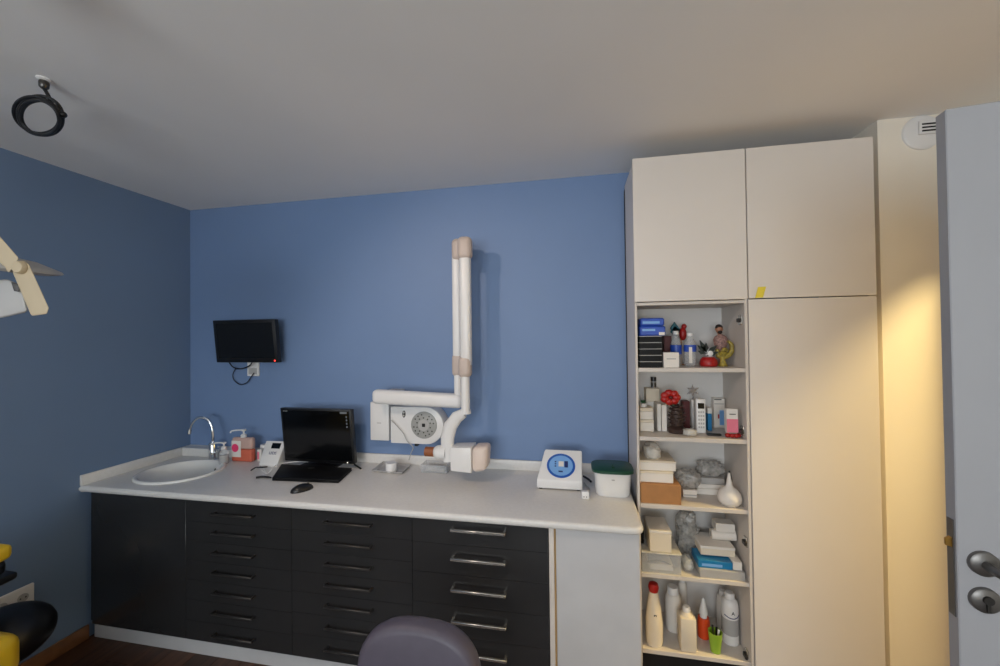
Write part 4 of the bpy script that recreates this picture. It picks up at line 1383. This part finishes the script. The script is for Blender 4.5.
# pine cone decoration with red flower
c = Vector((onY(677, 425, -.265).x, -.265, z))
tt = thing('pine_decoration', 'dark pine cone arrangement topped by red flower', 'decoration', c)
H = onY(677, 402, -.265).z - z
MB().lathe([(.0, .001), (.040, .001), (.044, .02), (.03, .03), (.0, .034)], c, n=18).build('base', 'cone_brown', tt)
core = [(.0, .03), (.026, .035), (.032, H * .45), (.022, H * .8), (.0, H)]
MB().lathe(core, c, n=14).build('cone_core', 'cone_brown', tt)
rnd = random.Random(5)
for lev in range(6):
    zz = .035 + lev * (H - .045) / 6
    rr = .036 - .016 * abs(lev - 2) / 3
    for k in range(8):
        a_ = 2 * math.pi * (k + .5 * (lev % 2)) / 8
        d_ = Vector((math.cos(a_), math.sin(a_), 0))
        s_ = Vector((-d_.y, d_.x, 0))
        b0 = c + d_ * rr * .7 + Vector((0, 0, zz))
        MB().prism([b0 - s_ * .009, b0 + s_ * .009, b0 + d_ * .018 + s_ * .007 + up * .010, b0 + d_ * .018 - s_ * .007 + up * .010], (0, 0, .003)).build('scale', 'cone_brown', tt)
fc_ = c + Vector((-.034, -.024, H + .026))
for k in range(7):
    a_ = 2 * math.pi * k / 7
    MB().ball(fc_ + Vector((.027 * math.cos(a_), -.004, .021 * math.sin(a_))), (.021, .014, .018), 10).build('petal', 'red', tt)
MB().ball(fc_ + Vector((0, -.012, 0)), .009, 8).build('flower_centre', 'dark_red', tt)
for a_ in (250, 290, 330):
    d_ = Vector((math.cos(math.radians(a_)), 0, math.sin(math.radians(a_))))
    n_ = Vector((-d_.z, 0, d_.x))
    MB().prism([fc_ + d_ * .014, fc_ + d_ * .03 + n_ * .009, fc_ + d_ * .046, fc_ + d_ * .03 - n_ * .009], (0, -.003, 0)).build('leaf', 'leaf_green', tt)
x0, x1, zt = placeY(684, 691, 402, -.19)
carton('red_box', 'narrow red box behind the pine cone arrangement', 'box', x0, x1, z, zt, -.17, .05, 'dark_red')
# silver star ornament
c = Vector((onY(693, 400, -.122).x, -.122, z))
H = onY(693, 391, -.122).z - z
tt = thing('star_ornament', 'silver star ornament on a thin stand', 'ornament', c)
MB().lathe([(.0, .0006), (.022, .0006), (.022, .005), (.0, .006)], c, n=16).cyl(c + up * .005, c + up * (H - .02), .003, n=8).build('stand', 'silver_foil', tt)
pts = []
for k in range(12):
    a_ = math.pi / 2 + 2 * math.pi * k / 12
    r_ = .034 if k % 2 == 0 else .012
    pts.append(c + Vector((r_ * math.cos(a_), -.003, H + r_ * math.sin(a_))))
MB().prism(pts, (0, .006, 0)).build('star', 'silver_foil', tt, smooth=False)
# candle
c = Vector((onY(692.5, 415, -.17).x + .006, -.155, z))
H = onY(692.5, 399, -.155).z - z
tt = thing('candle', 'slim white candle beside the telephone handset', 'candle', c)
MB().lathe([(.0, .0006), (.0085, .0006), (.0085, H - .004), (.0, H)], c, n=12).build('wax', 'white_plastic', tt)
MB().cyl(c + up * (H - .002), c + up * (H + .006), .001, n=6).build('wick', 'black_matte', tt)
c = Vector((onY(690, 433, YFR + .04).x, YFR + .045, z))
tag(MB().crumple(c + up * .015, (.034, .028, .020), 11).build('plastic_wrapper', 'bag_plastic'), 'crumpled clear wrapper at the foot of pine cone', 'wrapper')
# handset
x0, x1, zt, Y = place(696.5, 706, 399, 433.5, z)
tt = thing('telephone_handset', 'white cordless telephone handset standing on the shelf', 'telephone', ((x0 + x1) / 2, Y + .015, z))
box('handset_body', (x0, Y, z + .0008), (x1, Y + .03, zt), 'white_plastic', tt, .006, 3)
hh_ = zt - z
box('display', (x0 + .007, Y - .0008, z + hh_ * .72), (x1 - .007, Y + .0005, z + hh_ * .88), 'screen', tt)
kw = (x1 - x0 - .012) / 3
for r_ in range(5):
    for q_ in range(3):
        xx = x0 + .006 + kw * (q_ + .5)
        zz = z + hh_ * (.62 - .11 * r_)
        box('key', (xx - kw * .32, Y - .001, zz - .0045), (xx + kw * .32, Y + .0005, zz + .0045), 'grey_plastic', tt)
x0, x1, zt = placeY(707, 712, 408, -.21)
bx_ = carton('blue_carton', 'narrow blue carton with white top beside telephone handset', 'box', x0 + .002, x1, z, zt, -.21, .05, 'sea_blue', None, (.25, 'paper_white'))
c = Vector((onY(714, 431, -.30).x, -.30, z))
tag(MB().box(c + Vector((-.032, -.012, .0008)), c + Vector((.030, .012, .010)), .004, 2).build('remote_control', 'black_plastic'), 'small black remote lying before the white carton', 'remote')
x0, x1, zt, Y = place(713.5, 731, 398.5, 428, z)
Y = max(Y, -.235)
x0, x1, zt = placeY(713.5, 731, 398.5, Y)
x1 = min(x1, XRi - .006)
carton('carton_box', 'large white carton with red mark and dark top line', 'box', x0, x1, z, zt, Y, .09, 'paper_white', None, None, .0015, [('top_stripe', 'dark_steel', .06, .72, .945, .985), ('print', 'paper_grey', .06, .94, .80, .83), ('mark', 'red', .36, .50, .32, .46), ('print', 'light_blue', .52, .92, .1, .6)])
Y = -.335
x0, x1, zt = placeY(726.5, 740, 409, Y)
carton('soap_packet', 'pink and white packet standing beside large white carton', 'packet', x0, min(x1, XRi - .020), z + .022, zt, Y, .028, 'paper_white', None, None, .0015, [('pink_field', 'pink', .0, 1.0, .02, .58), ('print', 'dark_steel', .25, .8, .76, .80)])
c = Vector(((x0 + x1) / 2, Y + .01, z))
tt = thing('gift_bow', 'bright red ribbon bow under the pink packet', 'bow', c)
for k, (dx, dy) in enumerate(((-.024, -.006), (-.008, -.012), (.010, -.012), (.022, -.004))):
    MB().ball(c + Vector((dx, dy, .0105)), (.0115, .011, .0100), 10).build('loop', 'red', tt)

# ---- third open shelf
z = SH[2]
x0, x1, zt = placeY(640, 681, 484.5, YFR)
x0 = max(x0, XL + .001)
carton('wooden_box', 'orange brown wooden box at the front of its shelf', 'box', x0, x1, z, zt, YFR, .20, 'carton')
zb_ = zt
xa2, xb2, zt = placeY(640, 673.5, 471.5, YFR + .02)
carton('carton_box', 'white carton resting directly on the brown wooden box', 'box', x0, xb2, zb_, zt, YFR + .02, .16, 'paper_white', 'white cartons on the wooden box', (.2, 'paper_cream'))
zb_ = zt
xa2, xb2, zt = placeY(640, 676, 461, YFR + .03)
carton('carton_box', 'white carton topmost of the pile on wooden box', 'box', x0, xb2, zb_, zt, YFR + .03, .15, 'paper_white', 'white cartons on the wooden box', (.2, 'paper_cream'))
zb_ = zt
c = onY(651, 452, YFR + .10)
tt = thing('plastic_bag', 'crumpled translucent bag on topmost white carton', 'bag', (c.x, c.y, zb_))
MB().crumple(Vector((c.x + .003, c.y, zb_ + .028)), (.046, .06, .047), 21, .22).build('bag', 'bag_plastic', tt)
MB().crumple(Vector((c.x + .006, c.y, zb_ + .022)), (.026, .04, .035), 22, .2).build('contents', 'paper_white', tt)
# small boxes
x0, x1, zt, Y = place(682, 697, 490, 498.5, z)
x0, x1, zt = placeY(682.5, 697, 490, -.26)
carton('carton_box', 'small flat lilac white carton next to wooden box', 'box', x0 + .003, x1, z, zt, -.26, .10, 'paper_white', None, None, .0015, [('print', 'paper_grey', .0, 1, .25, .4)])
zs_ = zt
c = onY(687, 474, -.25)
tag(MB().crumple(Vector((c.x + .010, -.205, zs_ + .036)), (.072, .060, .050), 31, .28).build('plastic_bag', 'grey_bag'), 'grey crumpled bag on the small flat carton', 'bag')
x0, x1, zt = placeY(698.5, 722, 480.5, -.24)
hh_ = zt - z
for k, lb in enumerate(('white packet at the bottom of packet pile behind bulb syringe', 'middle white packet of the pile behind bulb syringe', 'grey packet topmost of the pile behind bulb syringe')):
    a0 = (0, .36, .62, 1.0)
    carton('packet', lb, 'packet', x0 + .002 * k, x1 + .03 - .003 * k, z + hh_ * a0[k], z + hh_ * a0[k + 1], -.21 + .002 * k, .11, ('paper_white', 'paper_white', 'paper_grey')[k], 'packets behind the bulb syringe')
zs_ = z + hh_
c = onY(716, 471, -.13)
tag(MB().crumple(Vector((min(c.x + .012, XRi - .086), -.152, zs_ + .032)), (.078, .050, .048), 41, .28).build('plastic_bag', 'grey_bag'), 'grey plastic bag with dark print on the packet pile', 'bag')
# bulb syringe
c = onZ(731, 508, z)
c = Vector((c.x, max(c.y, YFR + .045), z))
H = onY(731, 473, c.y).z - z
c.x = onY(731, 495, c.y).x
rb = (onY(743, 500, c.y).x - onY(719, 500, c.y).x) / 2
c.x = min(c.x, XRi - .004 - rb)
tt = thing('bulb_syringe', 'white rubber bulb syringe with nozzle pointing up', 'syringe', c)
MB().lathe([(.0, .001), (rb * .7, .001), (rb * .95, H * .12), (rb, H * .24), (rb * .9, H * .38), (rb * .62, H * .50), (rb * .36, H * .56), (rb * .33, H * .60)], c, n=28).build('bulb', 'paper_white', tt, angle=70)
MB().lathe([(rb * .34, H * .595), (rb * .26, H * .63), (rb * .24, H * .72), (rb * .15, H * .84), (rb * .10, H), (.0, H)], c, n=18).build('nozzle', 'paper_white', tt, angle=70)
tag(MB().tube([onY(729, 471, -.19), onY(731, 478, -.19), onY(733, 486, -.185), (XRi - .008, -.185, z + .06), (XRi - .008, -.20, z + .0045)], .004, 8).build('cable', 'black_rubber'), 'black lead behind the bulb syringe', 'cable')

# ---- fourth open shelf
z = SH[3]
x0, x1, zt = placeY(642, 681, 553, YFR)
x0 = XL + .001
tt = thing('organiser_box', 'clear plastic organiser box with white contents', 'box', ((x0 + x1) / 2, YFR + .08, z))
yb_ = YFR + .17
for lo, hi in (((x0, YFR, z + .0006), (x1, yb_, z + .004)), ((x0, YFR, z + .0042), (x1, YFR + .003, zt - .008)), ((x0, yb_ - .003, z + .0042), (x1, yb_, zt - .008)), ((x0, YFR + .003, z + .0042), (x0 + .003, yb_ - .003, zt - .008)), ((x1 - .003, YFR + .003, z + .0042), (x1, yb_ - .003, zt - .008))):
    box('wall_panel', lo, hi, 'clear_plastic', tt)
box('lid', (x0, YFR - .002, zt - .0075), (x1 + .004, yb_ + .002, zt), 'bag_plastic', tt, .002, 1)
box('white_contents', (x0 + .04, YFR + .02, z + .0045), (x1 - .03, YFR + .12, z + .032), 'paper_white', tt, .002, 1)
MB().tube([(x0 + .03, YFR + .02, z + .036), (x0 + .07, YFR + .03, z + .044), (x0 + .11, YFR + .03, z + .038), (x1 - .02, YFR + .02, z + .02)], .004, 8).build('dark_instrument', 'dark_steel', tt)
zo = zt
x0, x1, zt = placeY(649.5, 671.5, 531, YFR + .005)
carton('carton_box', 'tall cream carton on the clear organiser box', 'box', x0, x1, zo, zt, YFR + .005, .15, 'paper_cream', None, (.12, 'paper_white'))
x0b, x1b, ztb = placeY(641, 648.5, 522, YFR + .07)
tag(MB().crumple(Vector((XL + .014, YFR + .10, zo + .040)), (.013, .05, .062), 51, .2).build('black_bag', 'black_matte'), 'crumpled black bag squeezed beside tall cream carton', 'bag')
c = onY(686, 548, -.16)
tag(MB().crumple(Vector((c.x + .004, -.160, z + .090)), (.062, .062, .145), 61, .28).build('plastic_bag', 'grey_bag'), 'tall grey plastic bag between organiser and stacked packs', 'bag')
c = Vector((onY(687, 565, -.28).x, -.285, z))
tag(MB().crumple(c + up * .022, (.026, .045, .036), 63, .25).build('plastic_bag', 'bag_plastic'), 'small pale plastic bag lying next to organiser box', 'bag')
# right-hand pile
x0, x1, zt = placeY(698, 748, 571, YFR)
x1 = min(x1, XRi - .012)
carton('grey_case', 'flat grey case under the blue box', 'case', x0 + .008, x1, z, zt, YFR, .20, 'paper_grey')
z1_ = zt
xa2, xb2, zt = placeY(698, 732, 560.5, YFR + .02)
carton('blue_carton', 'flat bright blue carton lying on grey case', 'box', x0 + .006, xb2, z1_, zt, YFR + .012, .11, 'sea_blue', None, None, .0015, [('print', 'light_blue', .1, .7, .25, .6)])
carton('carton_box', 'flat white carton beside bright blue carton', 'box', xb2 + .002, x1 - .006, z1_, zt + .004, YFR + .014, .13, 'paper_white')
xa2, xb2, zt2 = placeY(699, 737, 546, YFR + .06)
carton('carton_box', 'cream white carton lying on the blue carton', 'box', xa2 + .004, min(xb2, x1 - .02), zt + .0045, zt2, YFR + .05, .14, 'paper_cream', None, (.3, 'paper_white'))
zt = zt2
xa2, xb2, zt3 = placeY(711, 735, 530, YFR + .12)
tt = thing('tissue_roll', 'white paper roll lying on the cream carton', 'paper roll', ((xa2 + xb2) / 2, YFR + .13, zt))
r_ = (zt3 - zt) / 2
yr_ = YFR + .125
MB().cyl((xa2, yr_, zt + r_ + .0006), (xb2, yr_, zt + r_ + .0006), r_, n=24).build('roll', 'paper_white', tt)
MB().cyl((xa2 - .001, yr_, zt + r_), (xa2 + .002, yr_, zt + r_), r_ * .45, n=16).build('core_hole', 'paper_grey', tt)
xa2, xb2, zt4 = placeY(714, 733, 521.5, YFR + .12)
tt = carton('packet', 'small white packet lying on the paper roll', 'packet', xa2, xb2, zt3 + .0008, zt4, yr_ - .03, .06, 'paper_white')

# ---- lowest open shelf
z = SH[4]
c = onZ(654, 642, z)
c = Vector((c.x, max(c.y, YFR + .04), z))
c.x = onY(654, 620, c.y).x
H = onY(654, 582, c.y).z - z
rb = (onY(663, 630, c.y).x - onY(645.5, 630, c.y).x) / 2
bottle('cleaner_bottle', 'tall white bottle with round red cap', 'bottle', c, [(.0, .001), (rb * .92, .001), (rb, .02), (rb * .98, H * .36), (rb * .8, H * .6), (rb * .5, H * .84), (rb * .46, H * .87), (.0, H * .87)], 'paper_cream',
       [(.0, H * .84), (rb * .5, H * .85), (rb * .62, H * .92), (rb * .5, H * .98), (.0, H)], 'red', None)
ti = [o for o in COL.objects if o.get('label') == 'tall white bottle with round red cap'][0]
box('label_mark', (c.x - .006, c.y - rb * .86, z + H * .5), (c.x + .006, c.y - rb * .70, z + H * .53), 'dark_steel', ti)


def flask(label, px0, px1, yt, Y, m_, capm, shoulder=.78, neck=.45, group='white bottles on the lowest shelf', name='plastic_bottle', sqr=False):
    xa_, xb_, ztp = placeY(px0, px1, yt, Y)
    H = ztp - z
    r = (xb_ - xa_) / 2
    c = Vector(((xa_ + xb_) / 2, Y + r, z))
    t = thing(name, label, 'bottle', c, group)
    if sqr:
        box('bottle', (xa_, Y, z + .0008), (xb_, Y + 2 * r, z + H * shoulder), m_, t, .007, 2)
        MB().lathe([(r * .95, H * shoulder - .006), (r * .6, H * (shoulder + .07)), (r * neck, H * (shoulder + .09)), (.0, H * (shoulder + .09))], c, n=16).build('neck', m_, t)
    else:
        MB().lathe([(.0, .001), (r * .95, .001), (r, .008), (r, H * shoulder - .01), (r * .85, H * shoulder + .012), (r * neck, H * (shoulder + .1)), (.0, H * (shoulder + .1))], c, n=22).build('bottle', m_, t, angle=50)
    MB().lathe([(r * (neck + .08), H * (shoulder + .075)), (r * (neck + .08), H - .004), (r * neck, H), (.0, H)], c, n=18).build('cap', capm, t)
    return t, c, r, H


flask('white bottle with wide cap behind the square canister', 666.5, 683, 591, -.245, 'paper_white', 'white_plastic', .76, .62)
flask('thin tall white bottle at the back of lowest shelf', 679, 688, 582, -.155, 'paper_white', 'white_plastic', .86, .5)
flask('square white canister at the front of the lowest shelf', 680.5, 696.5, 611, YFR + .002, 'paper_cream', 'white_plastic', .80, .4, sqr=True)
t_o, c, r, H = flask('bottle of orange liquid with white pointed nozzle', 699, 711.5, 617, -.265, 'orange', 'white_plastic', .74, .5, None)
zn = onY(705, 600, -.25).z
MB().lathe([(r * .72, H - .001), (r * .66, H + .012), (r * .3, zn - z - .012), (r * .12, zn - z), (.0, zn - z)], c, n=16).build('nozzle', 'white_plastic', t_o)
t_b, c, r, H = flask('white bottle with round emblem and printed text', 724, 741, 597, -.285, 'white_plastic', 'white_plastic', .80, .5)
MB().lathe([(r * 1.004, H * .2), (r * 1.004, H * .52)], c, n=22, cap=False).build('label_band', 'paper_grey', t_b)
text('lettering', 'A', .022, (c.x + .002, c.y - r - .0002, z + H * .66), FRONT, 'black_matte', t_b)
MB().tube([(c.x + (r + .0005) * math.sin(a_), c.y - (r + .0005) * math.cos(a_), z + H * (.60 - .04 * math.cos(a_ * 1.5))) for a_ in (-1.0, -.6, -.2, .2, .6, 1.0)], .0018, 6).build('printed_arc', 'navy', t_b)
flask('white bottle hidden behind the bottle with emblem', 718.5, 731, 594, -.19, 'paper_white', 'white_plastic', .80, .5)
# green cup
x0, x1, zt = placeY(710.5, 725, 636.5, YFR + .002)
r = (x1 - x0) / 2
c = Vector(((x0 + x1) / 2, YFR + .004 + r, z))
tt = thing('green_cup', 'small lime green cup holding small tools', 'cup', c)
H = zt - z
MB().lathe([(.0, .001), (r * .70, .001), (r, H), (r * .92, H), (r * .62, .005), (.0, .005)], c, n=22).build('cup', 'lime', tt)
for k, (dx, dy, m_) in enumerate(((-.008, .006, 'dark_steel'), (.006, .004, 'black_plastic'), (.012, -.004, 'white_plastic'))):
    tag(MB().tube([c + Vector((dx * .3, dy * .3, .008)), c + Vector((dx * 1.2, dy, H + .022 - k * .006))], [.0035, .005], 8, sub=2).build('small_tool', m_), ('grey', 'black', 'white')[k] + ' small tool standing in the lime green cup', 'tool')
